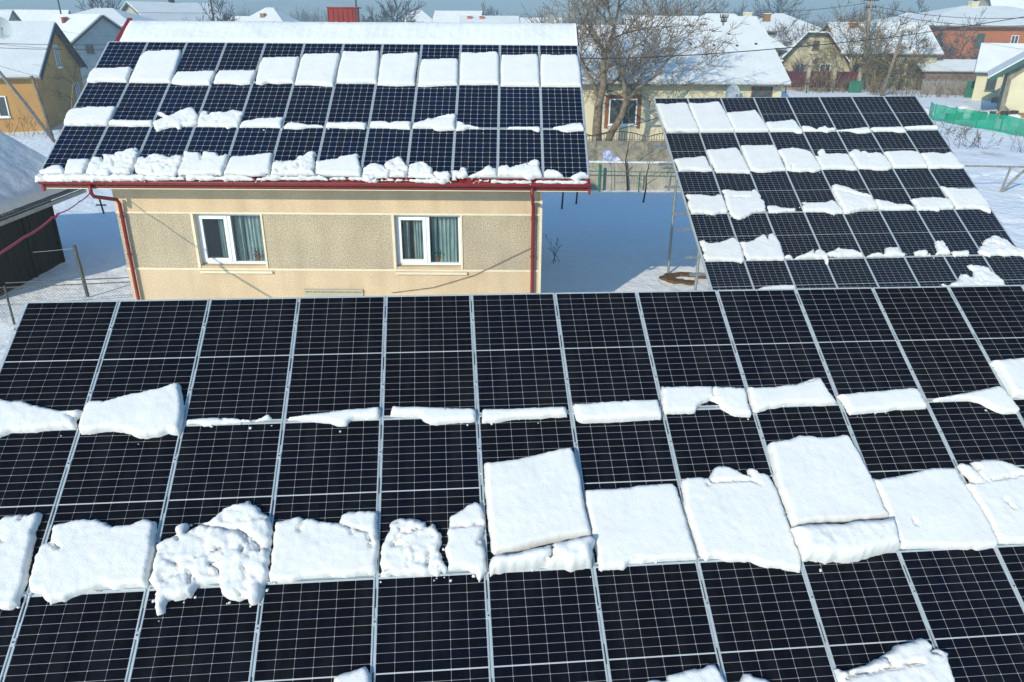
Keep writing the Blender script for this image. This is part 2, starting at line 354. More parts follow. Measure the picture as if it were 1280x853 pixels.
# supports of array 1 and 2 (posts are vertical, so build them in world space and parent with an inverse)
def wparent(o, root): o.parent = root; o.matrix_parent_inverse = root.matrix_basis.inverted()
for k, us, vs, pv in ((1, (-.9, 2.2, 5.4, 8.6, 11.5), (.5, 2.7, 4.9), (.44, 1.3, 2.2, 3.1, 4.0, 4.9)), (2, (.38, 2.9, 5.4, 8.2), (2.28, 5.45, 8.1), (.5, 1.3, 2.25, 3.1, 4.1, 5.2, 5.8, 6.85, 7.45, 8.4))):
    u0, u1 = (-1.06, 12.7) if k == 1 else (-.42, 8.45)
    for v in pv:
        b = MB(); b.box((u0, -v-.025, -.12), (u1, -v+.025, -.065)); lochas(k, 'purlin', b, M['galv'])
    for u in us:
        b = MB(); b.box((u-.03, -vs[-1]-.5, -.2), (u+.03, -vs[0]+.4, -.125)); lochas(k, 'rafter', b, M['galv'])
        for v in vs:
            p = inarr(k, u, v, -.2); b = MB(); b.tube([(p.x, p.y, -.3), (p.x, p.y, p.z)], .04, 8)
            wparent(b.build('post', M['galv']), AR[k][0])

# ---------------------------------------------------------------- snow slabs
SNOW=[
[1,"fa","long tapering",[[-1.243,1.34],[-1.019,1.393],[-0.892,1.409],[-0.679,1.442],[-0.454,1.512],[-0.167,1.586],[-0.019,1.566],[-0.018,1.596],[-0.044,1.677],[-0.039,1.793],[-0.145,1.777],[-0.399,1.807],[-0.676,1.82],[-0.784,1.858],[-0.892,1.889],[-1.145,1.896]],[[[-0.136,1.635],[0.001,1.689]]],0.085,1.0,0],
[1,"fa","big wedge-shaped",[[0.049,1.465],[0.199,1.47],[0.355,1.423],[0.552,1.366],[0.755,1.32],[0.852,1.276],[0.925,1.261],[0.948,1.274],[1.039,1.557],[1.056,1.727],[1.059,1.87],[1.041,1.909],[0.988,1.902],[0.932,1.88],[0.846,1.913],[0.707,1.932],[0.633,1.921],[0.55,1.87],[0.464,1.85],[0.296,1.831],[0.12,1.86],[0.038,1.856],[0.009,1.783],[-0.006,1.68],[0.007,1.538]],[],0.1,0.5,0],
[1,"fa","very thin pointed",[[1.091,1.713],[1.256,1.716],[1.422,1.708],[1.551,1.72],[1.681,1.745],[1.83,1.755],[1.888,1.717],[1.954,1.672],[1.992,1.729],[1.951,1.755],[1.824,1.762],[1.446,1.778],[1.365,1.8],[1.283,1.809],[1.246,1.775],[1.091,1.781]],[[[1.443,1.71],[1.481,1.749],[1.497,1.787]]],0.04,0.7,0],
[1,"fa","low wedge-shaped",[[2.183,1.739],[2.363,1.718],[2.576,1.693],[2.79,1.662],[3.029,1.65],[3.142,1.647],[3.162,1.676],[3.158,1.767],[3.116,1.791],[2.876,1.782],[2.834,1.806],[2.804,1.855],[2.751,1.865],[2.686,1.85],[2.62,1.823],[2.467,1.792],[2.164,1.76]],[],0.07,0.5,0],
[1,"fa","narrow bar-shaped",[[3.292,1.645],[3.512,1.654],[3.777,1.677],[3.998,1.697],[4.208,1.707],[4.218,1.762],[4.209,1.857],[4.124,1.867],[3.904,1.866],[3.783,1.885],[3.706,1.869],[3.641,1.831],[3.597,1.778],[3.272,1.759],[3.274,1.706]],[],0.08,0.4,0],
[1,"fa","straight narrow",[[4.286,1.708],[4.486,1.725],[4.62,1.727],[4.845,1.72],[5.219,1.719],[5.239,1.735],[5.236,1.838],[5.133,1.839],[5.044,1.831],[4.951,1.854],[4.839,1.849],[4.615,1.846],[4.57,1.858],[4.434,1.878],[4.279,1.873]],[],0.09,0.4,0],
[1,"fa","straight thick",[[5.312,1.683],[5.39,1.696],[5.643,1.686],[5.989,1.676],[6.258,1.666],[6.297,1.658],[6.31,1.839],[6.3,1.908],[6.172,1.911],[5.965,1.916],[5.689,1.925],[5.395,1.922],[5.332,1.886],[5.317,1.804]],[],0.11,0.4,0],
[1,"fa","notched and split",[[6.387,1.463],[6.413,1.499],[6.615,1.492],[6.97,1.503],[7.085,1.521],[7.321,1.536],[7.37,1.535],[7.357,1.738],[7.353,1.896],[7.335,1.918],[7.245,1.902],[7.132,1.884],[7.072,1.842],[7.015,1.787],[7.017,1.733],[6.913,1.675],[6.806,1.726],[6.747,1.778],[6.701,1.843],[6.626,1.845],[6.36,1.836],[6.344,1.786],[6.35,1.63]],[[[6.979,1.501],[6.962,1.638]]],0.085,0.5,0],
[1,"fa","crooked smooth",[[7.397,1.522],[7.488,1.539],[7.633,1.538],[7.832,1.522],[8.009,1.498],[8.146,1.454],[8.278,1.425],[8.325,1.429],[8.351,1.627],[8.406,1.78],[8.182,1.799],[8.067,1.782],[7.803,1.778],[7.699,1.805],[7.578,1.812],[7.548,1.832],[7.423,1.855],[7.388,1.844],[7.391,1.689]],[[[7.927,1.53],[8.138,1.48],[8.272,1.447]]],0.085,0.4,0],
[1,"fa","even band-like",[[8.446,1.669],[8.562,1.665],[8.814,1.645],[9.066,1.63],[9.411,1.607],[9.461,1.643],[9.479,1.884],[9.243,1.89],[9.1,1.88],[8.967,1.908],[8.746,1.914],[8.523,1.928],[8.501,1.882],[8.487,1.747]],[],0.085,0.4,0],
[1,"fa","triangular sliding",[[9.601,1.762],[9.772,1.737],[10.041,1.695],[10.316,1.646],[10.482,1.617],[10.538,1.652],[10.569,1.821],[10.605,1.952],[10.559,1.989],[10.383,1.992],[10.323,1.962],[10.213,1.881],[10.162,1.829],[10.027,1.797],[9.909,1.782],[9.63,1.793]],[],0.07,0.4,0],
[1,"fa","square cut-off",[[10.553,1.252],[10.758,1.239],[10.972,1.23],[11.297,1.215],[11.429,1.22],[11.476,1.449],[11.53,1.8],[11.041,1.797],[10.609,1.768],[10.596,1.593],[10.595,1.388]],[],0.1,0.4,0],
[1,"fb","large ragged",[[-1.157,2.795],[-0.86,2.81],[-0.57,2.823],[-0.454,2.805],[-0.422,2.772],[-0.259,2.758],[-0.204,2.772],[-0.143,2.729],[-0.094,2.74],[-0.082,2.8],[-0.109,2.959],[-0.07,3.12],[-0.058,3.336],[-0.043,3.421],[-0.041,3.642],[-0.094,3.668],[-0.209,3.671],[-0.324,3.674],[-0.594,3.669],[-0.975,3.668]],[[[-0.262,2.756],[-0.257,2.826]],[[-0.385,3.022],[-0.339,3.04]]],0.085,1.0,0],
[1,"fb","broad flat",[[0.042,2.879],[0.249,2.84],[0.441,2.852],[0.628,2.93],[0.793,2.92],[0.899,2.868],[1.015,2.89],[1.032,2.979],[1.035,3.056],[1.053,3.247],[1.067,3.464],[1.064,3.531],[0.782,3.535],[0.636,3.516],[0.601,3.535],[0.432,3.577],[0.345,3.623],[0.237,3.647],[0.178,3.593],[0.123,3.538],[0.019,3.522],[-0.009,3.398],[-0.023,3.185],[0.009,3.094],[0.084,3.06]],[[[0.112,3.086],[0.2,3.14]],[[0.497,3.597],[0.631,3.543],[0.768,3.53]]],0.1,1.0,0],
[1,"fb","cracked and crumbling",[[1.069,3.126],[1.236,3.032],[1.23,2.967],[1.308,2.925],[1.329,2.927],[1.326,3.02],[1.439,2.957],[1.536,2.901],[1.67,2.789],[1.774,2.739],[1.892,2.715],[1.962,2.752],[2.071,2.884],[2.145,2.997],[2.163,3.15],[2.162,3.373],[2.156,3.521],[2.11,3.665],[2.079,3.746],[2.029,3.754],[1.991,3.7],[1.911,3.71],[1.828,3.701],[1.755,3.623],[1.731,3.537],[1.514,3.535],[1.49,3.629],[1.415,3.666],[1.254,3.667],[1.266,3.78],[1.201,3.803],[1.173,3.714],[1.141,3.622],[1.157,3.588],[1.063,3.478],[1.091,3.425],[1.084,3.311]],[[[1.235,3.051],[1.275,3.099]],[[1.451,2.959],[1.704,3.007],[1.813,3.019],[1.894,3.062],[1.941,3.179]],[[1.682,3.21],[1.626,3.251]],[[1.693,3.321],[1.613,3.36],[1.694,3.419],[1.72,3.517]],[[1.974,3.101],[1.928,3.155],[1.888,3.254]],[[1.934,3.432],[1.969,3.509]],[[1.924,3.654],[1.952,3.708]],[[1.439,3.426],[1.468,3.534]],[[1.277,3.331],[1.323,3.355]],[[2.02,3.183],[2.058,3.263]],[[1.835,3.025],[2.05,3.195],[2.164,3.269]]],0.12,1.4,1],
[1,"fb","broad with lifted corner",[[2.164,2.945],[2.245,2.929],[2.397,2.909],[2.554,2.952],[2.788,2.992],[2.815,2.925],[2.881,2.882],[3.082,2.88],[3.166,2.882],[3.17,2.962],[3.162,3.06],[3.2,3.224],[3.182,3.357],[3.186,3.499],[3.059,3.525],[2.889,3.533],[2.591,3.525],[2.465,3.524],[2.384,3.563],[2.258,3.552],[2.183,3.541],[2.169,3.49],[2.163,3.259],[2.164,3.076]],[[[2.448,2.926],[2.437,2.996],[2.415,3.065]],[[2.799,2.996],[2.901,3.043],[2.933,3.115]],[[2.935,3.068],[3.08,3.104],[3.123,3.251]]],0.085,1.0,0],
[1,"fb","broken with two holes",[[3.224,3.23],[3.245,3.17],[3.32,3.066],[3.318,3.007],[3.376,2.972],[3.577,2.988],[3.644,3.018],[3.667,3.088],[3.723,3.019],[3.755,3.09],[3.816,3.172],[3.815,3.225],[3.778,3.321],[3.805,3.425],[3.854,3.501],[3.831,3.545],[3.797,3.525],[3.759,3.585],[3.705,3.549],[3.532,3.551],[3.403,3.565],[3.317,3.55],[3.22,3.555],[3.219,3.472],[3.208,3.316]],[[[3.401,3.132],[3.511,3.121]],[[3.383,3.161],[3.326,3.255]],[[3.698,3.343],[3.675,3.41],[3.664,3.509]],[[3.218,3.485],[3.273,3.477]],[[3.359,3.257],[3.402,3.248]],[[3.445,3.146],[3.577,3.094]]],0.1,1.3,1],
[1,"fb","narrow leaning",[[3.892,2.986],[3.985,2.925],[4.161,2.815],[4.216,2.887],[4.244,3.019],[4.254,3.057],[4.201,3.202],[4.237,3.371],[4.246,3.545],[4.158,3.655],[4.129,3.561],[4.054,3.523],[3.858,3.513],[3.87,3.46],[3.829,3.302],[3.875,3.215],[3.866,3.118],[3.89,3.074]],[[[3.894,3.097],[4.025,3.092],[4.206,3.072]],[[4.227,3.18],[4.163,3.275]]],0.085,0.8,0],
[1,"fb","tall smooth",[[4.272,2.392],[4.355,2.392],[4.525,2.375],[4.785,2.333],[5.095,2.264],[5.224,2.251],[5.254,2.32],[5.285,2.623],[5.284,2.95],[5.312,3.196],[5.313,3.252],[4.909,3.291],[4.5,3.378],[4.324,3.385],[4.294,3.354],[4.287,3.192],[4.28,3.021],[4.265,2.695]],[],0.13,0.3,0],
[1,"fb","folded roll-like",[[4.265,3.607],[4.261,3.481],[4.299,3.425],[4.485,3.416],[4.683,3.377],[4.884,3.335],[5.126,3.294],[5.274,3.271],[5.337,3.312],[5.331,3.354],[5.292,3.402],[5.268,3.577],[5.149,3.575],[5.058,3.602],[5.007,3.567],[4.779,3.551],[4.486,3.571],[4.313,3.582]],[[[4.884,3.343],[4.887,3.457],[4.819,3.517],[4.792,3.627]]],0.24,0.6,0],
[1,"fb","square pale",[[5.317,2.75],[5.364,2.746],[5.635,2.749],[5.914,2.719],[6.261,2.71],[6.292,2.784],[6.308,2.994],[6.323,3.276],[6.346,3.471],[6.344,3.539],[6.066,3.537],[5.651,3.545],[5.584,3.606],[5.44,3.602],[5.342,3.593],[5.346,3.467],[5.316,3.188],[5.297,2.892]],[[[5.634,3.569],[5.69,3.523],[5.873,3.533]]],0.085,0.4,0],
[1,"fb","rough-topped wide",[[6.365,2.672],[6.429,2.657],[6.561,2.649],[6.663,2.667],[6.712,2.6],[6.742,2.55],[6.801,2.53],[6.918,2.548],[6.997,2.595],[7.048,2.648],[7.125,2.657],[7.115,2.581],[7.133,2.573],[7.222,2.585],[7.23,2.637],[7.274,2.633],[7.336,2.675],[7.372,2.869],[7.389,3.168],[7.386,3.43],[7.404,3.597],[7.364,3.724],[7.242,3.701],[7.048,3.658],[6.945,3.628],[6.884,3.592],[6.746,3.581],[6.632,3.575],[6.574,3.543],[6.43,3.557],[6.374,3.497],[6.359,3.274],[6.335,2.994]],[[[6.663,2.703],[6.624,2.758]],[[7.093,2.608],[7.129,2.704]],[[6.676,2.722],[7.115,2.722],[7.204,2.783]]],0.085,0.6,0],
[1,"fb","tall broad",[[7.433,2.277],[7.489,2.258],[7.652,2.251],[7.807,2.199],[7.944,2.204],[8.0,2.232],[8.187,2.229],[8.314,2.213],[8.377,2.224],[8.415,2.388],[8.454,2.661],[8.475,2.832],[8.466,3.112],[8.505,3.195],[8.257,3.22],[7.69,3.22],[7.438,3.252],[7.411,3.212],[7.417,3.034],[7.388,2.832]],[],0.1,0.5,0],
[1,"fb","thick rolled",[[7.361,3.276],[7.519,3.258],[7.713,3.258],[7.898,3.267],[8.154,3.244],[8.344,3.243],[8.492,3.221],[8.479,3.315],[8.458,3.494],[8.48,3.546],[8.208,3.584],[8.075,3.619],[7.994,3.645],[7.826,3.653],[7.735,3.636],[7.648,3.656],[7.584,3.624],[7.413,3.608],[7.397,3.465],[7.387,3.325]],[],0.22,0.6,0],
[1,"fb","smooth slanting",[[8.451,2.74],[8.531,2.761],[8.722,2.74],[8.964,2.706],[9.12,2.664],[9.402,2.655],[9.465,2.677],[9.468,2.798],[9.489,2.927],[9.536,3.115],[9.55,3.313],[9.555,3.522],[9.507,3.571],[9.298,3.595],[9.259,3.573],[9.184,3.577],[8.758,3.543],[8.518,3.537],[8.483,3.485],[8.488,3.341],[8.495,3.137],[8.471,2.876]],[[[8.73,3.253],[8.725,3.307]]],0.085,0.4,0],
[1,"fb","split right-hand",[[10.651,3.512],[9.837,3.547],[9.577,3.535],[9.552,3.463],[9.547,3.211],[9.517,2.947],[9.47,2.853],[9.595,2.843],[9.57,2.763],[9.513,2.634],[9.541,2.616],[9.626,2.632],[9.661,2.704],[9.719,2.706],[9.687,2.6],[9.861,2.574],[9.979,2.585],[10.116,2.638],[10.221,2.707],[10.571,2.783],[10.666,3.088]],[[[9.481,2.851],[9.73,2.852],[9.976,2.823],[10.234,2.776]],[[9.675,2.615],[9.684,2.734],[9.716,2.822]],[[9.828,3.084],[9.872,3.178]]],0.085,0.7,0],
[1,"fc","small pointed",[[2.831,4.442],[2.872,4.416],[2.988,4.395],[3.055,4.361],[3.104,4.355],[3.132,4.378],[3.154,4.452],[3.167,4.578],[3.113,4.683],[2.851,4.665],[2.823,4.519]],[],0.085,1.0,0],
[1,"fc","rounded",[[5.605,4.658],[5.646,4.632],[5.729,4.628],[5.808,4.648],[5.829,4.604],[5.972,4.556],[6.161,4.558],[6.209,4.531],[6.275,4.54],[6.323,4.636],[6.358,4.785],[5.802,4.861],[5.58,4.735]],[],0.085,1.0,0],
[1,"fc","low half-hidden",[[6.444,4.724],[6.488,4.71],[6.529,4.617],[6.584,4.642],[6.659,4.676],[6.761,4.7],[6.8,4.761],[6.802,4.851],[6.431,4.827]],[],0.085,1.0,0],
[1,"fc","large cracked",[[7.397,4.631],[7.479,4.656],[7.642,4.626],[7.884,4.56],[7.958,4.543],[8.072,4.478],[8.22,4.436],[8.332,4.419],[8.403,4.503],[8.358,4.558],[8.427,4.525],[8.508,4.563],[8.528,4.603],[8.491,4.611],[8.483,4.707],[8.479,4.846],[8.48,5.034],[7.435,4.967],[7.416,4.818]],[[[7.886,4.559],[7.914,4.601],[7.919,4.672]],[[7.452,4.742],[7.507,4.706],[7.682,4.697],[7.909,4.671],[8.112,4.653],[8.227,4.64]],[[8.361,4.557],[8.407,4.58]]],0.12,1.0,0],
[3,"ha","short",[[0.018,1.207],[0.489,1.194],[0.919,1.142],[0.946,1.197],[0.988,1.728],[0.617,1.713],[0.321,1.705],[0.165,1.749],[0.007,1.713],[-0.026,1.446]],[],0.085,0.3,0],
[3,"ha","tallest",[[1.1,0.486],[1.476,0.455],[1.972,0.416],[2.012,0.54],[2.055,1.202],[2.062,1.726],[1.6,1.737],[1.036,1.726],[1.04,1.301],[1.025,0.723]],[],0.085,0.2,0],
[3,"ha","low square",[[2.123,1.32],[2.497,1.312],[3.052,1.258],[3.064,1.386],[3.041,1.801],[2.595,1.81],[2.401,1.814],[2.084,1.758],[2.083,1.602]],[],0.085,0.3,0],
[3,"ha","low even",[[3.148,1.261],[3.57,1.251],[4.052,1.24],[4.064,1.324],[4.02,1.744],[3.785,1.788],[3.505,1.737],[3.116,1.745],[3.105,1.46]],[],0.085,0.3,0],
[3,"ha","medium",[[4.129,0.707],[4.559,0.696],[5.032,0.662],[5.042,0.735],[5.063,1.689],[4.679,1.734],[4.427,1.698],[4.296,1.779],[4.142,1.742],[4.117,1.478],[4.098,0.993]],[],0.085,0.3,0],
[3,"ha","tall",[[5.137,0.547],[5.542,0.531],[6.032,0.48],[6.058,0.596],[6.045,1.134],[6.062,1.819],[5.865,1.813],[5.467,1.763],[5.11,1.767],[5.1,1.306],[5.096,0.731]],[],0.085,0.3,0],
[3,"ha","taller",[[6.113,0.403],[6.545,0.435],[7.022,0.369],[7.04,0.461],[7.1,1.676],[6.875,1.653],[6.484,1.672],[6.114,1.66],[6.094,1.132]],[],0.085,0.2,0],
[3,"ha","tall even",[[7.164,0.517],[7.569,0.495],[8.024,0.447],[8.051,0.535],[8.031,1.28],[8.051,1.755],[7.601,1.781],[7.131,1.746],[7.118,1.122],[7.124,0.586]],[],0.085,0.3,0],
[3,"ha","shorter",[[8.144,0.729],[8.5,0.726],[9.03,0.671],[9.068,0.787],[9.099,1.735],[8.656,1.752],[8.315,1.801],[8.127,1.794],[8.119,1.117]],[],0.085,0.3,0],
[3,"ha","tall square",[[9.12,0.417],[9.506,0.443],[10.043,0.371],[10.096,0.531],[10.11,1.694],[9.542,1.71],[9.147,1.711],[9.129,1.028]],[],0.085,0.2,0],
[3,"ha","smooth square",[[10.162,0.501],[10.531,0.511],[11.07,0.456],[11.105,0.617],[11.111,1.112],[11.115,1.758],[10.531,1.757],[10.16,1.757],[10.153,1.111]],[],0.085,0.2,0],
[3,"ha","wide smooth",[[11.173,0.47],[11.556,0.513],[12.062,0.462],[12.114,0.54],[12.148,1.117],[12.142,1.754],[11.621,1.76],[11.15,1.758],[11.147,1.113]],[],0.085,0.2,0],
[3,"hb","broad rough",[[0.058,2.781],[0.253,2.737],[0.388,2.698],[0.601,2.716],[0.829,2.691],[1.017,2.688],[1.039,2.75],[1.043,2.99],[1.021,3.167],[0.995,3.329],[0.703,3.324],[0.477,3.344],[-0.008,3.322],[-0.035,3.149],[-0.049,2.972],[-0.031,2.83]],[],0.085,1.0,0],
[3,"hb","slim",[[1.123,3.175],[1.329,3.181],[1.563,3.189],[1.858,3.204],[2.021,3.171],[2.052,3.255],[2.03,3.348],[1.728,3.355],[1.593,3.39],[1.407,3.35],[1.289,3.344],[1.034,3.315],[1.047,3.184]],[],0.085,0.4,0],
[3,"hb","slanting lumpy",[[2.039,3.221],[2.083,3.2],[2.268,3.086],[2.149,2.982],[2.045,2.924],[2.046,2.884],[2.141,2.854],[2.238,2.904],[2.348,3.024],[2.47,2.896],[2.613,2.76],[2.82,2.676],[2.87,2.734],[2.968,2.895],[3.046,2.991],[3.083,3.248],[2.956,3.327],[2.785,3.339],[2.744,3.363],[2.738,3.452],[2.666,3.454],[2.603,3.379],[2.468,3.414],[2.336,3.461],[2.21,3.531],[2.129,3.444]],[[[2.173,3.087],[2.293,3.098]],[[2.991,3.375],[3.072,3.307],[3.114,3.238]]],0.085,1.0,1],
[3,"hb","lumpy",[[3.068,2.924],[3.11,2.805],[3.22,2.824],[3.263,2.935],[3.327,2.893],[3.509,2.848],[3.689,2.866],[3.801,2.773],[3.999,2.808],[4.093,2.881],[4.07,3.013],[4.069,3.148],[4.042,3.382],[3.95,3.361],[3.82,3.43],[3.748,3.365],[3.368,3.35],[3.104,3.342],[3.068,3.118]],[[[3.331,3.098],[3.382,3.006]],[[3.907,2.996],[3.942,3.064]]],0.085,1.0,1],
[3,"hb","humped",[[4.163,3.185],[4.333,3.148],[4.466,3.082],[4.729,3.079],[4.927,3.044],[5.081,3.045],[5.074,3.045],[5.054,3.267],[5.044,3.387],[4.678,3.371],[4.1,3.381],[4.107,3.25]],[],0.085,0.5,0],
[3,"hb","thin tapering",[[5.19,3.244],[5.279,3.219],[5.458,3.247],[5.67,3.303],[5.873,3.301],[5.99,3.313],[6.074,3.353],[6.038,3.33],[5.836,3.341],[5.638,3.379],[5.5,3.425],[5.12,3.409],[5.142,3.33]],[],0.085,0.5,0],
[3,"hb","bar-shaped",[[6.111,3.205],[6.292,3.216],[6.523,3.2],[6.815,3.201],[7.035,3.217],[7.042,3.224],[7.008,3.408],[6.826,3.388],[6.593,3.39],[6.358,3.371],[6.091,3.338]],[],0.085,0.5,0],
[3,"hb","bar-shaped dented",[[7.128,3.156],[7.336,3.161],[7.483,3.171],[7.576,3.227],[7.688,3.166],[7.98,3.157],[8.076,3.136],[8.065,3.401],[7.699,3.381],[7.404,3.347],[7.112,3.341]],[],0.085,0.5,0],
[3,"hb","peaked",[[8.129,3.218],[8.358,3.13],[8.469,3.024],[8.558,3.038],[8.846,2.922],[9.08,2.848],[9.114,2.864],[9.121,3.048],[9.076,3.165],[9.101,3.396],[8.87,3.441],[8.724,3.45],[8.635,3.42],[8.587,3.354],[8.396,3.332],[8.118,3.334]],[[[8.545,3.072],[8.852,3.034],[9.102,3.011]]],0.085,1.0,0],
[3,"hb","long tapering",[[9.15,3.111],[9.271,3.182],[9.347,3.264],[9.451,3.283],[9.687,3.348],[9.79,3.386],[9.802,3.333],[9.685,3.351],[9.45,3.329],[9.307,3.418],[9.147,3.431],[9.139,3.236]],[],0.085,1.0,0],
[3,"hb","thin strip-like",[[10.327,3.324],[10.371,3.316],[10.694,3.303],[11.091,3.291],[11.099,3.419],[11.031,3.454],[10.929,3.396],[10.901,3.352],[10.342,3.351]],[],0.06,0.5,0],
[3,"hb","wedge-shaped",[[11.324,3.369],[11.428,3.314],[11.636,3.263],[11.875,3.176],[12.024,3.168],[12.07,3.178],[12.122,3.341],[12.115,3.401],[11.958,3.414],[11.721,3.456],[11.575,3.42],[11.489,3.354],[11.328,3.331]],[],0.085,0.4,0],
[3,"hc","small rounded",[[-0.02,4.925],[0.134,4.898],[0.233,4.78],[0.39,4.737],[0.426,4.747],[0.571,4.909],[0.548,4.996],[0.284,5.025],[0.094,5.031]],[],0.1,0.7,0],
[3,"hc","square",[[0.519,4.55],[0.652,4.547],[0.843,4.535],[0.976,4.526],[0.981,4.558],[0.992,4.818],[0.977,4.962],[0.8,5.008],[0.581,4.995],[0.545,4.818]],[],0.085,0.7,0],
[3,"hc","big ragged",[[1.032,4.582],[1.095,4.472],[1.224,4.44],[1.293,4.56],[1.234,4.362],[1.358,4.377],[1.444,4.39],[1.485,4.411],[1.497,4.308],[1.661,4.277],[1.804,4.189],[1.946,4.149],[1.986,4.265],[2.044,4.258],[2.035,4.458],[2.014,4.626],[2.031,4.831],[1.997,4.974],[1.779,4.979],[1.616,4.984],[1.586,5.065],[1.423,5.07],[1.287,5.074],[1.316,5.253],[1.236,5.255],[1.152,5.038],[1.031,4.961],[1.019,4.733]],[[[1.275,4.499],[1.328,4.643]],[[1.522,4.555],[1.626,4.758]],[[1.658,5.001],[1.694,5.12]]],0.11,1.2,1],
[3,"hc","wide knobbly",[[2.057,4.471],[2.163,4.465],[2.239,4.491],[2.305,4.383],[2.473,4.369],[2.653,4.424],[2.775,4.462],[2.788,4.381],[3.012,4.413],[3.08,4.465],[3.062,4.599],[3.042,4.96],[3.005,5.049],[2.57,5.059],[2.335,5.005],[2.128,4.95],[2.052,4.775]],[[[2.766,4.851],[2.833,4.686]],[[2.52,4.857],[2.567,4.977]]],0.11,1.2,1],
[3,"hc","split",[[3.041,4.262],[3.198,4.309],[3.403,4.298],[3.476,4.431],[3.447,4.248],[3.613,4.291],[3.8,4.321],[3.883,4.433],[3.99,4.347],[4.079,4.36],[4.066,4.535],[4.051,4.782],[4.05,4.986],[3.612,4.995],[3.202,5.004],[3.096,5.018],[3.062,4.921],[3.077,4.596]],[[[3.423,4.299],[3.507,4.559]]],0.1,1.0,0],
[3,"hc","smooth square",[[4.138,4.42],[4.335,4.409],[4.633,4.361],[4.9,4.295],[5.037,4.286],[5.037,4.317],[5.049,4.564],[5.08,4.907],[4.904,4.998],[4.745,5.025],[4.292,4.961],[4.086,4.965],[4.097,4.741],[4.114,4.495]],[],0.085,0.4,0],
[3,"hc","pitted",[[5.103,4.615],[5.173,4.543],[5.349,4.582],[5.564,4.558],[5.642,4.366],[5.72,4.4],[5.824,4.269],[5.985,4.21],[6.025,4.33],[5.985,4.388],[6.038,4.638],[6.022,4.803],[6.067,4.953],[5.805,4.956],[5.395,4.974],[5.122,4.987],[5.091,4.8]],[[[5.276,4.881],[5.312,4.929]],[[5.154,4.963],[5.206,5.022]],[[5.677,4.592],[5.725,4.814]],[[5.441,4.798],[5.468,4.83]]],0.11,1.2,1],
[3,"hc","large slanting",[[6.047,4.525],[6.139,4.544],[6.354,4.49],[6.505,4.476],[6.537,4.402],[6.728,4.352],[6.931,4.29],[7.017,4.35],[6.977,4.394],[7.036,4.635],[7.09,4.746],[7.088,5.001],[6.798,4.996],[6.52,4.975],[6.352,4.961],[6.183,4.939],[6.1,4.932]],[],0.085,0.6,0],
[3,"hc","tumbled",[[7.137,4.792],[7.188,4.719],[7.279,4.619],[7.435,4.638],[7.59,4.679],[7.643,4.795],[7.781,4.838],[7.712,5.035],[7.411,5.058],[7.314,5.177],[7.26,5.177],[7.125,5.08],[7.149,4.903]],[[[7.166,4.958],[7.36,4.976],[7.466,4.935]],[[7.316,5.075],[7.411,5.192]]],0.11,1.2,1],
[3,"hc","jumbled peaked",[[7.575,4.611],[7.643,4.52],[7.749,4.449],[7.854,4.347],[7.908,4.355],[8.007,4.533],[8.138,4.716],[8.115,4.883],[8.083,5.013],[7.737,5.003],[7.752,4.876],[7.644,4.756]],[[[7.818,4.873],[7.953,4.832],[8.093,4.851],[8.12,5.01]],[[7.794,4.61],[7.841,4.671]],[[7.754,5.072],[7.92,5.09]]],0.11,1.2,1],
[3,"hc","rounded heap-like",[[8.169,4.643],[8.265,4.592],[8.373,4.519],[8.545,4.605],[8.564,4.697],[8.665,4.765],[8.691,4.961],[8.79,5.049],[8.486,5.05],[8.29,5.012],[8.138,5.013],[8.138,4.818]],[[[8.238,5.12],[8.415,5.095],[8.472,5.134]],[[8.382,4.647],[8.469,4.687]]],0.11,1.2,1],
[3,"hc","low broken",[[8.686,4.847],[8.842,4.885],[9.034,4.863],[9.076,4.94],[9.069,5.107],[8.905,5.127],[8.761,5.029],[8.712,4.91]],[[[8.758,5.105],[8.857,5.144]]],0.11,1.2,1],
[3,"hc","small horned",[[9.113,4.813],[9.241,4.832],[9.295,4.841],[9.291,4.718],[9.445,4.729],[9.431,4.791],[9.451,4.97],[9.37,5.027],[9.26,5.047],[9.217,5.008],[9.206,5.087],[9.123,5.087]],[],0.11,1.2,1],
[3,"hc","mound-like",[[9.476,4.966],[9.574,4.936],[9.738,4.852],[9.819,4.726],[9.93,4.682],[10.042,4.735],[10.112,4.739],[10.087,4.967],[9.768,4.987],[9.575,5.027]],[[[9.769,4.965],[9.799,5.044]]],0.11,1.2,1],
[3,"hc","large triangular",[[10.126,4.728],[10.237,4.656],[10.349,4.652],[10.405,4.74],[10.517,4.674],[10.741,4.61],[10.94,4.46],[11.012,4.455],[11.068,4.572],[11.024,4.659],[11.09,4.832],[11.108,4.989],[10.963,4.996],[10.893,5.048],[10.795,5.067],[10.685,4.988],[10.128,4.967],[10.126,4.809]],[[[10.156,4.886],[10.239,4.854]],[[10.213,5.013],[10.337,5.033]],[[10.713,4.714],[10.797,4.653],[10.965,4.674]]],0.12,0.8,0],
[3,"hc","smooth rounded",[[11.146,4.864],[11.216,4.766],[11.383,4.78],[11.467,4.836],[11.591,4.958],[11.437,4.99],[11.159,4.969]],[],0.1,0.6,0],
[3,"hc","tilted block-like",[[11.712,5.002],[11.854,4.912],[11.968,4.847],[12.052,4.87],[12.16,4.969],[12.151,4.963],[12.009,4.994],[11.85,5.119],[11.77,5.032]],[],0.1,0.4,0],
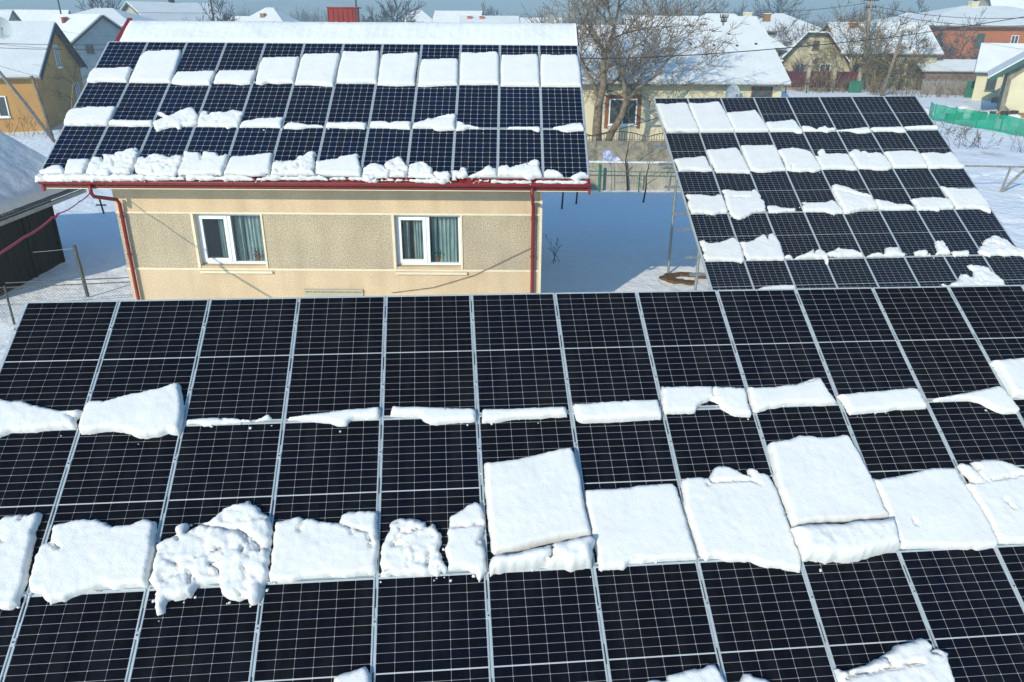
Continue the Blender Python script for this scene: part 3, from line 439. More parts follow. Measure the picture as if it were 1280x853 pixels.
[3,"hg","leftmost long",[[0.008,5.021],[0.208,5.053],[0.531,5.042],[0.747,5.036],[0.936,5.03],[1.128,5.032],[1.296,5.047],[1.573,5.059],[1.678,5.048],[1.837,5.032],[2.005,5.047],[2.249,5.04],[2.388,5.052],[2.558,5.072],[2.776,5.075],[2.942,5.083],[3.158,5.078],[3.249,5.044],[3.25,5.15],[2.384,5.179],[1.303,5.209],[0.033,5.242]],[[[0.157,5.225],[0.577,5.183]],[[0.704,5.238],[1.016,5.197]],[[2.254,5.161],[2.299,5.128]]],0.12,1.5,1],
[3,"hg","second long",[[3.26,5.028],[3.524,5.058],[3.795,5.052],[4.069,5.054],[4.174,5.036],[4.473,5.03],[4.614,5.056],[4.792,5.123],[5.006,5.107],[5.16,5.05],[5.434,5.054],[5.707,5.058],[5.979,5.046],[6.25,5.034],[6.444,5.086],[6.382,5.135],[6.296,5.109],[5.696,5.129],[4.606,5.154],[3.297,5.161]],[],0.12,1.5,1],
[3,"hg","blocky middle",[[6.452,5.05],[6.825,5.072],[7.124,5.055],[7.33,5.187],[7.432,5.117],[7.507,5.134],[7.44,5.195],[7.369,5.176],[7.329,5.058],[7.273,5.177],[7.113,5.1],[6.428,5.107]],[],0.12,1.5,1],
[3,"hg","short middle",[[7.539,5.126],[7.705,5.115],[7.981,5.136],[8.114,5.096],[8.311,5.16],[8.587,5.188],[8.971,5.21],[9.125,5.115],[7.582,5.115]],[],0.12,1.5,1],
[3,"hg","low lump-like",[[9.621,5.132],[9.69,5.096],[9.8,5.09],[9.911,5.12],[9.936,5.086],[9.854,5.114],[9.633,5.114]],[],0.12,1.5,1],
[3,"hg","thin crumbly",[[9.953,5.179],[10.132,5.161],[10.352,5.185],[10.517,5.169],[10.681,5.197],[10.805,5.17],[10.876,5.148],[10.85,5.119],[10.407,5.129],[9.964,5.113]],[],0.12,1.5,1],
[3,"hg","thin right-hand",[[10.958,5.167],[11.012,5.163],[11.232,5.172],[11.508,5.165],[11.673,5.189],[11.866,5.202],[12.088,5.176],[12.114,5.121],[11.516,5.121],[10.961,5.119]],[],0.12,1.5,1],
[2,"ra","tall clean",[[-0.009,0.324],[0.299,0.378],[0.706,0.321],[0.932,0.298],[0.977,0.413],[1.0,0.866],[1.036,1.247],[1.068,1.643],[1.041,1.746],[0.74,1.757],[0.481,1.714],[0.207,1.744],[0.058,1.722],[0.028,1.461],[0.017,0.899]],[],0.085,0.3,0],
[2,"ra","tallest",[[1.013,0.318],[1.292,0.367],[1.619,0.328],[1.952,0.266],[2.018,0.376],[2.07,0.828],[2.097,1.206],[2.125,1.741],[1.85,1.765],[1.065,1.759],[1.063,1.488],[1.041,1.049]],[],0.085,0.3,0],
[2,"ra","square",[[2.077,0.845],[2.375,0.813],[2.696,0.788],[3.009,0.727],[3.057,0.823],[3.12,1.175],[3.152,1.42],[3.179,1.766],[2.539,1.782],[2.14,1.76],[2.117,1.448],[2.091,1.074]],[],0.085,0.3,0],
[2,"ra","flat wide",[[3.185,1.338],[3.41,1.344],[3.738,1.289],[4.085,1.242],[4.128,1.35],[4.158,1.636],[4.207,1.806],[4.163,1.899],[4.015,1.877],[3.924,1.796],[3.693,1.79],[3.214,1.779],[3.2,1.603]],[],0.085,0.4,0],
[2,"ra","lumpy double",[[4.268,1.564],[4.419,1.57],[4.586,1.666],[4.635,1.744],[4.746,1.646],[4.964,1.567],[5.023,1.687],[5.215,1.646],[5.26,1.752],[5.066,1.809],[4.912,1.867],[4.801,1.791],[4.608,1.787],[4.258,1.791],[4.219,1.701]],[],0.085,1.0,0],
[2,"ra","bulging",[[5.247,1.778],[5.486,1.752],[5.807,1.721],[6.224,1.645],[6.292,1.679],[6.321,1.868],[6.12,1.906],[5.883,1.92],[5.683,1.823],[5.501,1.788],[5.302,1.802]],[],0.085,0.5,0],
[2,"ra","narrow",[[6.356,1.673],[6.684,1.667],[7.318,1.649],[7.384,1.696],[7.392,1.891],[7.172,1.905],[7.002,1.84],[6.615,1.831],[6.417,1.839]],[],0.085,0.5,0],
[2,"ra","straight narrow",[[7.424,1.644],[7.68,1.626],[8.082,1.603],[8.402,1.594],[8.477,1.623],[8.469,1.748],[7.861,1.747],[7.51,1.74]],[],0.085,0.4,0],
[2,"rb","low square",[[0.022,3.034],[0.201,3.024],[0.356,2.985],[0.613,2.991],[0.885,2.93],[0.964,2.957],[0.994,3.32],[1.051,3.573],[0.755,3.593],[0.616,3.562],[0.444,3.513],[0.075,3.537],[0.058,3.339]],[],0.085,0.5,0],
[2,"rb","tall",[[1.05,2.638],[1.287,2.634],[1.631,2.602],[1.944,2.549],[2.01,2.637],[2.066,3.008],[2.099,3.457],[2.121,3.665],[2.072,3.721],[1.937,3.679],[1.684,3.672],[1.126,3.641],[1.096,3.366],[1.075,2.972]],[],0.085,0.5,0],
[2,"rb","tall square",[[2.142,2.45],[2.529,2.466],[3.117,2.46],[3.16,2.567],[3.175,2.912],[3.152,3.252],[3.166,3.6],[2.794,3.618],[2.525,3.666],[2.343,3.662],[2.147,3.574],[2.137,3.171],[2.127,2.775]],[],0.085,0.4,0],
[2,"rb","domed",[[3.171,2.707],[3.348,2.64],[3.584,2.603],[3.805,2.623],[3.992,2.714],[4.138,2.816],[4.179,3.117],[4.224,3.45],[4.2,3.598],[3.964,3.703],[3.799,3.643],[3.572,3.665],[3.377,3.633],[3.189,3.584],[3.208,3.373],[3.218,3.026]],[[[3.393,3.44],[3.311,3.715]]],0.085,0.6,0],
[2,"rb","notched",[[4.223,2.964],[4.327,3.036],[4.339,2.77],[4.492,2.67],[4.569,2.708],[4.569,2.9],[4.869,2.896],[5.167,2.91],[5.213,2.995],[5.235,3.309],[5.261,3.624],[5.06,3.619],[4.712,3.555],[4.227,3.571],[4.222,3.339]],[],0.085,1.0,0],
[2,"rb","crumbling",[[5.252,2.854],[5.459,2.719],[5.609,2.735],[5.613,2.869],[5.699,2.785],[5.813,2.799],[5.825,2.906],[6.121,2.87],[6.212,2.963],[6.296,3.059],[6.326,3.387],[6.32,3.565],[6.163,3.634],[5.866,3.638],[5.699,3.59],[5.336,3.57],[5.294,3.36],[5.3,3.019]],[[[5.743,3.032],[5.755,3.101]],[[5.658,2.903],[5.683,2.938]],[[5.171,3.059],[5.246,3.06]]],0.085,1.0,0],
[2,"rb","smooth square",[[6.324,2.845],[6.631,2.82],[6.978,2.805],[7.341,2.855],[7.399,2.955],[7.398,3.238],[7.381,3.562],[6.786,3.56],[6.363,3.55],[6.367,3.277],[6.365,2.988]],[],0.085,0.4,0],
[2,"rb","overhanging",[[7.409,2.939],[7.657,2.907],[7.847,2.905],[8.085,2.969],[8.365,2.868],[8.411,3.154],[8.432,3.443],[8.478,3.599],[8.214,3.621],[7.857,3.584],[7.473,3.609],[7.408,3.576],[7.429,3.247]],[],0.085,0.6,0],
[2,"rc","ragged square",[[0.065,4.586],[0.279,4.582],[0.558,4.599],[0.75,4.683],[1.053,4.597],[1.082,4.753],[1.074,5.008],[1.068,5.254],[1.036,5.321],[0.864,5.316],[0.64,5.385],[0.535,5.392],[0.413,5.319],[0.069,5.309],[0.035,5.131],[0.04,4.894],[0.106,4.786]],[],0.085,1.1,0],
[2,"rc","big ragged",[[1.106,4.392],[1.274,4.41],[1.541,4.48],[1.79,4.476],[1.895,4.488],[2.023,4.411],[2.106,4.54],[2.144,4.678],[2.103,4.845],[2.172,4.835],[2.119,5.275],[1.877,5.294],[1.719,5.364],[1.508,5.508],[1.335,5.577],[1.159,5.523],[1.106,5.381],[1.095,5.063],[1.115,4.76],[1.131,4.55]],[[[1.299,4.745],[1.789,4.758]]],0.085,1.1,0],
[2,"rc","thin",[[2.202,5.075],[2.407,5.087],[2.564,5.151],[2.795,5.198],[2.96,5.192],[2.922,5.296],[2.64,5.304],[2.416,5.358],[2.191,5.352],[2.196,5.193]],[],0.06,1.0,0],
[2,"rc","jagged",[[3.164,5.112],[3.262,5.05],[3.228,4.951],[3.336,5.01],[3.592,5.0],[3.878,4.989],[4.07,4.887],[4.14,5.009],[4.232,5.245],[4.226,5.405],[3.975,5.454],[3.729,5.352],[3.149,5.328]],[],0.085,1.2,0],
[2,"rc","tilted sliding",[[4.231,4.475],[4.267,4.298],[4.359,4.276],[4.588,4.378],[4.815,4.552],[5.052,4.687],[5.17,4.711],[5.244,4.863],[5.245,5.27],[4.871,5.292],[4.62,5.367],[4.362,5.464],[4.263,5.423],[4.235,4.994],[4.215,4.71]],[[[4.256,4.505],[4.751,4.727],[5.101,4.86]]],0.12,1.0,0],
[2,"rc","low ragged",[[5.303,4.899],[5.43,4.921],[5.627,5.005],[5.817,5.095],[6.143,5.137],[6.302,5.29],[6.21,5.326],[5.652,5.312],[5.267,5.286],[5.28,5.071]],[],0.085,1.1,0],
[2,"rc","flat",[[6.303,4.922],[6.589,4.868],[6.822,4.858],[7.376,4.906],[7.45,5.065],[7.398,5.299],[7.0,5.329],[6.944,5.393],[6.34,5.354],[6.367,5.128]],[],0.085,1.0,0],
[2,"rc","large overhanging",[[7.396,4.385],[7.563,4.471],[7.83,4.521],[8.117,4.528],[8.362,4.517],[8.424,4.681],[8.422,4.933],[8.461,5.168],[8.354,5.523],[8.244,5.456],[8.128,5.34],[7.742,5.315],[7.448,5.34],[7.455,5.113],[7.441,4.82]],[],0.085,1.0,0],
[2,"rd","ragged tall",[[0.036,6.363],[0.162,6.369],[0.264,6.504],[0.406,6.465],[0.574,6.459],[0.762,6.376],[0.914,6.301],[0.986,6.31],[1.087,6.529],[1.085,6.746],[1.065,7.017],[1.057,7.12],[0.959,7.184],[0.791,7.135],[0.565,7.119],[0.443,7.08],[0.208,7.105],[0.08,7.092],[0.036,6.905],[0.089,6.815],[0.052,6.623]],[],0.085,1.0,0],
[2,"rd","twin-peaked",[[1.103,6.438],[1.27,6.48],[1.455,6.418],[1.662,6.278],[1.745,6.209],[1.834,6.22],[1.864,6.388],[1.94,6.202],[2.026,6.17],[2.096,6.209],[2.122,6.365],[2.145,6.641],[2.132,6.864],[2.105,7.135],[1.779,7.126],[1.455,7.108],[1.131,7.09],[1.097,6.887],[1.121,6.661]],[],0.085,1.0,0],
[2,"rd","knobbly low",[[2.106,7.027],[2.171,6.986],[2.295,6.956],[2.347,7.06],[2.467,7.042],[2.593,6.954],[2.737,6.914],[2.859,6.846],[2.963,6.792],[2.934,6.919],[3.021,6.818],[3.115,6.766],[3.21,6.836],[3.276,7.017],[3.234,7.112],[3.223,7.246],[3.161,7.334],[3.131,7.259],[3.153,7.11],[2.783,7.077],[2.451,7.082],[2.156,7.074]],[[[2.996,6.83],[2.953,6.965]]],0.11,1.2,1],
[2,"rd","hollowed",[[3.267,6.912],[3.475,6.852],[3.58,6.768],[3.962,6.825],[4.172,6.944],[4.211,7.049],[3.914,7.063],[3.335,7.048]],[[[3.697,7.007],[3.839,7.025]]],0.11,1.2,1],
[2,"rd","two-lump",[[4.254,7.062],[4.494,6.972],[4.664,6.942],[4.748,7.01],[4.88,6.818],[4.996,6.768],[5.2,6.824],[5.255,6.972],[5.374,6.991],[5.289,7.085],[4.814,7.072],[4.34,7.06]],[[[4.77,6.991],[4.742,7.107]]],0.11,1.2,1],
[2,"rd","crooked",[[5.595,6.945],[5.748,6.898],[5.96,6.922],[5.942,7.031],[6.103,7.073],[6.239,6.934],[6.295,6.607],[6.371,6.566],[6.519,6.602],[6.542,6.881],[6.561,7.044],[6.323,7.038],[5.869,7.099],[5.599,7.042]],[[[5.94,7.021],[5.929,7.137]]],0.11,1.2,1],
[2,"rd","small brick-like",[[6.593,6.961],[6.74,6.966],[7.02,6.949],[7.071,7.021],[6.979,7.127],[6.609,7.118]],[],0.1,1.0,0],
[2,"rd","broken heap-like",[[7.313,6.975],[7.476,6.777],[7.52,6.807],[7.648,6.589],[7.821,6.494],[7.993,6.409],[8.091,6.454],[8.281,6.59],[8.325,6.823],[8.564,6.985],[8.743,7.122],[8.659,7.206],[8.208,7.136],[8.031,7.168],[7.738,7.11],[7.545,7.178],[7.33,7.063]],[[[7.837,6.686],[7.916,6.747]],[[7.588,6.754],[7.837,6.686]]],0.11,1.2,1],
[2,"re","low",[[1.076,8.268],[1.174,8.074],[1.37,8.041],[1.566,8.022],[1.76,8.01],[2.01,8.033],[2.106,8.038],[2.07,8.337]],[],0.09,1.0,0],
[2,"re","large jagged",[[6.012,8.136],[6.339,7.996],[6.494,7.761],[6.63,7.803],[6.758,7.914],[6.877,7.678],[6.795,7.467],[6.989,7.467],[7.259,7.593],[7.413,7.851],[7.485,8.106],[7.45,8.359],[6.027,8.324],[5.905,8.132],[5.824,8.059],[5.917,8.12]],[[[6.446,7.801],[6.503,7.906]]],0.11,1.2,1]]

def resample(P, ds):
    P = [np.array(p) for p in P]; out = []
    for a, b in zip(P, P[1:] + P[:1]):
        n = max(1, int(np.linalg.norm(b - a) / ds))
        for k in range(n): out.append(a + (b - a) * k / n)
    return np.array(out)
def segdist(Q, A, B):
    d = np.full(len(Q), 1e9)
    for a, b in zip(A, B):
        e = b - a; L = e @ e + 1e-12; t = np.clip(((Q - a) @ e) / L, 0, 1)
        d = np.minimum(d, np.linalg.norm(Q - a - t[:, None] * e, axis=1))
    return d
def inside(Q, P):
    x, y = Q[:, 0], Q[:, 1]; c = np.zeros(len(Q), bool); n = len(P)
    for i in range(n):
        x0, y0 = P[i]; x1, y1 = P[i-1]
        if y0 == y1: continue
        m = ((y0 > y) != (y1 > y)) & (x < (x1 - x0) * (y - y0) / (y1 - y0) + x0); c ^= m
    return c
def snow_mesh(P, cracks, T, rough, lump, ds, seed):
    P = np.array(P, float); A = .5 * np.sum(P[:, 0] * np.roll(P[:, 1], -1) - np.roll(P[:, 0], -1) * P[:, 1])
    if A < 0: P = P[::-1]
    O = resample(P, ds); n = len(O)
    tan = np.roll(O, -1, 0) - np.roll(O, 1, 0); nor = np.stack([tan[:, 1], -tan[:, 0]], 1); nor /= np.linalg.norm(nor, axis=1)[:, None] + 1e-9
    am = rough * (.016 if ds < .03 else .02)
    off = np.array([fract(p, 7, 3, seed) * am + fract(p, 24, 2, seed + 3) * am * .6 + fract(p, 60, 2, seed + 7) * .004 for p in O])
    O = O + nor * off[:, None]
    lo, hi = O.min(0), O.max(0)
    gx, gy = np.meshgrid(np.arange(lo[0], hi[0], ds), np.arange(lo[1], hi[1], ds * .9)); gx[1::2] += ds / 2
    Q = np.stack([gx.ravel(), gy.ravel()], 1); rg = np.random.RandomState(int(seed * 10) % 9999); Q += rg.uniform(-.25, .25, Q.shape) * ds
    Q = Q[inside(Q, O)]; d = segdist(Q, O, np.roll(O, -1, 0)); Q = Q[d > ds * .8]
    inner = O - nor * .007
    inner = inner[inside(inner, O)]; di = segdist(inner, O, np.roll(O, -1, 0)); inner = inner[di > .0045]
    allp = np.concatenate([O, inner, Q])
    vs, es, fs, ov, oe, of = delaunay_2d_cdt([Vector(p) for p in allp], [(i, (i+1) % n) for i in range(n)], [list(range(n))], 1, 1e-4)
    V2 = np.array([tuple(v) for v in vs]); d = segdist(V2, O, np.roll(O, -1, 0))
    r = T * .38
    h = T * np.sqrt(np.clip(1 - (1 - np.clip(d / r, 0, 1)) ** 2, 0, 1)) * (.93 + .07 * np.clip(d / .3, 0, 1))
    nzv = np.array([fract(p, 2.4, 2, seed) * .07 + fract(p, 13, 3, seed + 9) * (.015 + .05 * rough) for p in V2])
    h = h * (1 + nzv)
    if lump:
        lv = [noise.voronoi(Vector((p[0]*4.2 + .35*fract(p, 5, 2, seed), p[1]*5.2 + .35*fract(p, 5, 2, seed+2), seed))) for p in V2]
        lm = np.array([abs(q[0][1]) ** .5 - abs(q[0][0]) ** .5 for q in lv]); hv = np.array([math.sin(q[1][0].x * 91.7 + q[1][0].y * 47.3) for q in lv])
        h = h * (.88 + .12 * hv) * (.7 + .3 * np.clip(lm / .055, 0, 1) ** .5) * (1 + .13 * np.array([fract(p, 9, 3, seed + 5) for p in V2]))
    for c in cracks:
        c = np.array(c); dc = segdist(V2, c[:-1], c[1:]); wd = (.02 if ds < .03 else .03) * (1 + .8 * np.array([fract(p, 9, 2, seed + 4) for p in V2]))
        h = h * (.12 + .88 * np.clip(dc / np.maximum(wd, .006), 0, 1) ** .8)
    h[d < 1e-5] = -.003
    return V2, h, [tuple(f) for f in fs]
ORD = ['first','second','third','fourth','fifth','sixth','seventh','eighth','ninth','tenth','eleventh','twelfth','thirteenth','fourteenth','fifteenth','sixteenth','seventeenth']
PLACE = dict(fa="from the left along the foreground array's upper seam", fb="from the left along the foreground array's middle seam",
    fc="from the left on the foreground array's bottom edge", ha='from the left in the top row on the house roof', hb="from the left along the house roof's middle line",
    hc='from the left in the bottom row on the house roof', hg='from the left just above the red gutter', ra='from the left in the right array\'s first snow line',
    rb='from the left in the right array\'s second snow line', rc='from the left in the right array\'s third snow line', rd='from the left in the right array\'s fourth snow line',
    re='from the left at the bottom of the right array')
GN = dict(fa='snow slabs on the foreground array', fb='snow slabs on the foreground array', fc='snow slabs on the foreground array', ha='snow slabs on the house roof panels', hb='snow slabs on the house roof panels',
    hc='snow slabs on the house roof panels', hg='snow lying above the gutter', ra='snow slabs on the right array', rb='snow slabs on the right array', rc='snow slabs on the right array', rd='snow slabs on the right array', re='snow slabs on the right array')
cnt = {}; crumbs = {1: MB(), 3: MB(), 2: MB()}
for q, (arr, grp, adj, P, cr, T, rough, lump) in enumerate(SNOW):
    k = cnt.get(grp, 0); cnt[grp] = k + 1
    ds = .024 if arr == 1 else .036
    V2, h, F = snow_mesh(P, cr, T, rough, lump, ds, q * 1.7 + 1)
    _, U, V, N, O = AR[arr]; c = V2.mean(0); base = O + U*float(c[0]) + V*float(c[1])
    lift = 0
    for i in range(len(P)):
        if rnd.random() < .45:
            a_, b__ = P[i-1], P[i]; f_ = rnd.random(); cx = a_[0]+(b__[0]-a_[0])*f_ + rnd.gauss(0, .03); cy = a_[1]+(b__[1]-a_[1])*f_ + abs(rnd.gauss(0, .05)); s_ = rnd.uniform(.006, .02) * (1 if arr == 1 else 1.3)
            if rnd.random() < .3 or rough > 1:
                bmv = crumbs[arr]; c_ = O + U*cx + V*cy + N*(s_*.4)
                top = bmv.vert(c_ + N*s_*.9); bot = bmv.vert(c_ - N*s_*.5); rr_ = [bmv.vert(c_ + U*(s_*math.cos(a)*rnd.uniform(.7,1.3)) + V*(s_*math.sin(a)*rnd.uniform(.7,1.3))) for a in (0, 1.05, 2.1, 3.14, 4.2, 5.25)]
                for z_ in range(6): bmv.face([rr_[z_], rr_[(z_+1)%6], top]); bmv.face([rr_[(z_+1)%6], rr_[z_], bot])
    vt = []
    for p, z in zip(V2, h):
        w_ = U*float(p[0]-c[0]) + V*float(p[1]-c[1]) + N*float(z + lift)
        vt.append(tuple(w_))
    me = bpy.data.meshes.new('snow_slab'); me.from_pydata(vt, [], F); me.materials.append(M['slab'])
    me.update()
    if len(me.polygons) and sum(pp.normal.dot(N) * pp.area for pp in me.polygons) < 0: me.flip_normals()
    me.polygons.foreach_set('use_smooth', [True] * len(me.polygons))
    o = link('snow_patch', me, loc=base)
    tag(o, '%s snow slab, %s %s' % (adj, ORD[k], PLACE[grp]), 'snow patch', GN[grp])
for k_, nm in ((1, 'foreground'), (2, 'right'), (3, 'rooftop')):
    crumbs[k_].build('snow_crumbs', M['slab'], kind='stuff', smooth=True)
# ---------------------------------------------------------------- the plastered house
H = thing('house', 'plastered two-window house under the rooftop panels with red gutter and downpipes', 'house', (-9.19, 17.25, 0))
HX = -9.19; HY = 17.25
def hb(name, m, boxes, parent=H, **k):
    b = MB()
    for a, c in boxes: b.box((a[0]-HX, a[1]-HY, a[2]), (c[0]-HX, c[1]-HY, c[2]))
    return b.build(name, m, parent, **k)
X0, X1 = -9.19, .66; ZB, ZT = 1.86, 3.17
wins = [(-7.42, -5.86, 'left'), (-2.76, -1.22, 'right')]
hb('lower_wall', M['peach'], [((X0, HY, -.3), (X1, HY+.35, ZB))])
hb('upper_wall', M['peach'], [((X0, HY, ZT), (X1, HY+.35, 4.12))])
xs = [X0] + [c for a in wins for c in a[:2]] + [X1]
for a, b_ in ((xs[0], xs[1]), (xs[2], xs[3]), (xs[4], xs[5])):
    hb('roughcast_wall', M['greyroughcast'], [((a, HY, ZB), (b_, HY+.35, ZT))])
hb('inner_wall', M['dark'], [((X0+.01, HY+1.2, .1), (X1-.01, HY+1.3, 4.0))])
# side and back walls with gables
b = MB(); D = 9.4; RZ = lambda y: 4.02 + (y - 16.6) * .587
ry = 22.05
for x in (X0, X1-.3):
    b.prism([(x-HX, .352, -.3), (x-HX, D, -.3), (x-HX, D, 4.2), (x-HX, ry-HY, RZ(ry)-.15), (x-HX, .352, RZ(HY+.35)-.15)], (.3, 0, 0))
b.box((.3, D-.3, -.3), (X1-HX-.3, D, 4.2)); b.build('side_wall', M['peach'], H)
# trims
tr = [((X0-.005, HY-.02, ZT), (X1+.005, HY-.002, ZT+.045)), ((X0-.005, HY-.02, ZB-.05), (X1+.005, HY-.002, ZB))]
for a, b_, s in wins:
    tr += [((a-.06, HY-.024, ZB), (a, HY-.002, ZT)), ((b_, HY-.024, ZB), (b_+.045, HY-.002, ZT))]
for t_ in tr: hb('trim', M['trim'], [t_])
hb('corner_trim', M['trim'], [((X1-.04, HY-.03, -.3), (X1+.02, HY-.003, 4.1))])
for a, b_, s in wins:
    y = HY + .15
    w = hb('window', M['pvc'], [((a, y, ZB+.06), (b_, y+.07, ZB+.12)), ((a, y, ZT-.07), (b_, y+.07, ZT)), ((a, y, ZB+.12), (a+.06, y+.07, ZT-.07)), ((b_-.06, y, ZB+.12), (b_, y+.07, ZT-.07)),
        ((a+.72, y-.012, ZB+.12), (a+.80, y+.07, ZT-.07))])
    s0, s1 = a+.06, a+.72
    hb('sash', M['pvc'], [((s0, y-.03, ZB+.12), (s1, y+.05, ZB+.20)), ((s0, y-.03, ZT-.15), (s1, y+.05, ZT-.07)), ((s0, y-.03, ZB+.20), (s0+.075, y+.05, ZT-.15)), ((s1-.075, y-.03, ZB+.20), (s1, y+.05, ZT-.15))], w)
    w.parent = H
    hb('pane', M['glass'], [((s0+.075, y+.01, ZB+.2), (s1-.075, y+.016, ZT-.15))], w)
    hb('pane', M['glass'], [((a+.8, y+.02, ZB+.12), (b_-.06, y+.026, ZT-.07))], w)
    cb_ = MB()
    segs = [(.16, .30), (.40, .71), (.83, .96), (1.0, 1.46)] if s == 'right' else [(.44, .7), (.83, 1.02), (1.06, 1.48)]
    for c0, c1 in segs:
        n = 26; g0 = None
        for i in range(n+1):
            x = a + c0 + (c1-c0)*i/n; yy = y + .16 + .028*math.sin(i*1.25) + .01*math.sin(i*3.1); p = [cb_.vert((x-HX, yy-HY, ZB+.1)), cb_.vert((x-HX+.01*math.sin(i), yy-HY, ZT-.08))]
            if g0: cb_.face([g0[0], p[0], p[1], g0[1]])
            g0 = p
    cb_.build('curtain', M['curtain'], w)
    hb('inner_sill', M['pvc'], [((a, y+.07, ZB+.0), (b_, y+.45, ZB+.1))], w)
    hb('sill', M['trim'], [((a-.02, HY-.07, ZB-.115), (b_+.14, HY+.15, ZB-.06))])
    hb('sill_slope', M['peach'], [((a, HY-.0, ZB-.05), (b_, HY+.15, ZB+.05))])
    hb('reveal', M['trim'], [((a-.001, HY+.001, ZB), (a+.004, y, ZT)), ((b_-.004, HY+.001, ZB), (b_+.001, y, ZT)), ((a, HY+.002, ZT-.004), (b_, y, ZT+.001))])
for X, fl, nm in ((-6.15, 'flower', 'potted plant with green leaves and red flowers behind the left house window'), (-2.35+.55, 'leaf', 'clay pot with a small leafy plant behind the right house window')):
    t = thing('potted_plant', nm, 'plant', (X, HY+.33, ZB+.1))
    b = MB(); b.tube([(0,0,0),(0,0,.11),(0,0,.13)], [.045,.065,.07], 10); b.build('pot', M['pot'], t)
    b = MB()
    for i in range(46):
        p = Vector((rnd.gauss(0,.07), rnd.gauss(0,.03), .16+abs(rnd.gauss(0,.1)))); d = Vector((rnd.uniform(-1,1), rnd.uniform(-1,1), rnd.uniform(-.3,1))).normalized()*.035; e = d.orthogonal().normalized()*.02
        b.poly([p-d, p+e, p+d, p-e])
    b.build('leaves', M['leaf'], t, kind='stuff')
    if fl == 'flower':
        b = MB()
        for i in range(18):
            p = Vector((rnd.gauss(0,.07), rnd.gauss(-.02,.03), .1+rnd.random()*.08)); b.tube([p, p+Vector((0,0,.025))], .018, 5)
        b.build('flowers', M['flower'], t)
# vent ledge low on the wall
b = MB(); b.box((0,-.05,0),(1.42,0,.05)); b.box((0,-.03,-.5),(1.42,0,-.03))
for i in range(8): b.box((.02+i*.197,-.046,-.03),(.045+i*.197,0,0))
b.build('wall_ledge', M['beige'], H, loc=(-5.02-HX, -.003, 1.3))
# roof
RX0, RX1 = -10.33, 1.66
b = MB(); n = 120; prev = None; ye, yr = 16.58, ry
for i in range(n+1):
    x = RX0 + (RX1-RX0)*i/n; z = .012*math.cos(i*math.pi); p = [b.vert((x-HX, ye-HY, RZ(ye)-.06+z)), b.vert((x-HX, yr-HY, RZ(yr)-.06+z)), b.vert((x-HX, 2*yr-ye-HY, RZ(ye)-.06+z))]
    if prev: b.face([prev[0], p[0], p[1], prev[1]]); b.face([prev[1], p[1], p[2], prev[2]])
    prev = p
b.build('roof', M['red'], H)
b = MB()
for x in (RX0-.03, RX1): b.prism([(x-HX, ye-HY, RZ(ye)-.2), (x-HX, yr-HY, RZ(yr)-.2), (x-HX, yr-HY, RZ(yr)-.02), (x-HX, ye-HY, RZ(ye)-.02)], (.05, 0, 0)); b.prism([(x-HX, yr-HY, RZ(yr)-.2), (x-HX, 2*yr-ye-HY, RZ(ye)-.2), (x-HX, 2*yr-ye-HY, RZ(ye)-.02), (x-HX, yr-HY, RZ(yr)-.02)], (.05, 0, 0)); b.build('verge_board', M['red'], H); b = MB()
b.prism([(RX0-.06-HX, 21.05-HY, RZ(21.05)-.1), (RX0-.06-HX, yr-HY, RZ(yr)-.1), (RX0-.06-HX, yr-HY, RZ(yr)+.13), (RX0-.06-HX, 21.05-HY, RZ(21.05)+.12)], (.12, 0, 0)); b.build('ridge_flashing', M['red'], H)
hb('soffit', M['cream'], [((RX0, 16.62, 3.86), (RX1, HY-.001, 3.88))])
hb('fascia', M['red'], [((RX0, 16.60, 3.9), (RX1, 16.62, 4.0))])
# gutter: half-round trough with brackets
b = MB(); prev = None
for k in range(11):
    a = math.pi*k/10; y = 16.53 - .065*math.cos(a); z = 4.04 - .066*math.sin(a); y2 = 16.53 - .06*math.cos(a); z2 = 4.04 - .061*math.sin(a)
    p = [b.vert((RX0-.03-HX, y-HY, z)), b.vert((RX1+.03-HX, y-HY, z)), b.vert((RX0-.03-HX, y2-HY, z2)), b.vert((RX1+.03-HX, y2-HY, z2))]
    if prev: b.face([prev[0], prev[1], p[1], p[0]]); b.face([prev[2], p[2], p[3], prev[3]])
    prev = p
for x in (RX0-.03, RX1+.03): b.poly([(x-HX, 16.53-HY-.065*math.cos(math.pi*k/10), 4.04-.066*math.sin(math.pi*k/10)) for k in range(11)])
gut = b.build('gutter', M['red'], H)
b = MB()
for i in range(13):
    x = RX0 + .5 + i*.93; b.tube([(x-HX, 16.53-HY-.068*math.cos(math.pi*k/8), 4.044-.071*math.sin(math.pi*k/8)) for k in range(9)], .009, 5)
b.build('gutter_bracket', M['red'], gut)
for x, xt in ((-9.02, -9.27), (.47, .42)):
    b = MB(); b.tube([(xt-HX, 16.53-HY, 3.97), (xt-HX, 16.53-HY, 3.78), (xt-HX+.02, 16.57-HY, 3.7), (x-HX-.02, 17.1-HY, 3.52), (x-HX, 17.15-HY, 3.42), (x-HX, 17.15-HY, .2), (x-HX, 17.05-HY, .1)], .042, 10)
    dp = b.build('downpipe', M['red'], H, smooth=True)
    b = MB()
    for z in (.9, 2.2, 3.1): b.tube([(x-HX, 17.15-HY, z), (x-HX, 17.15-HY, z+.04)], .056, 10)
    b.build('pipe_clamp', M['red'], dp)
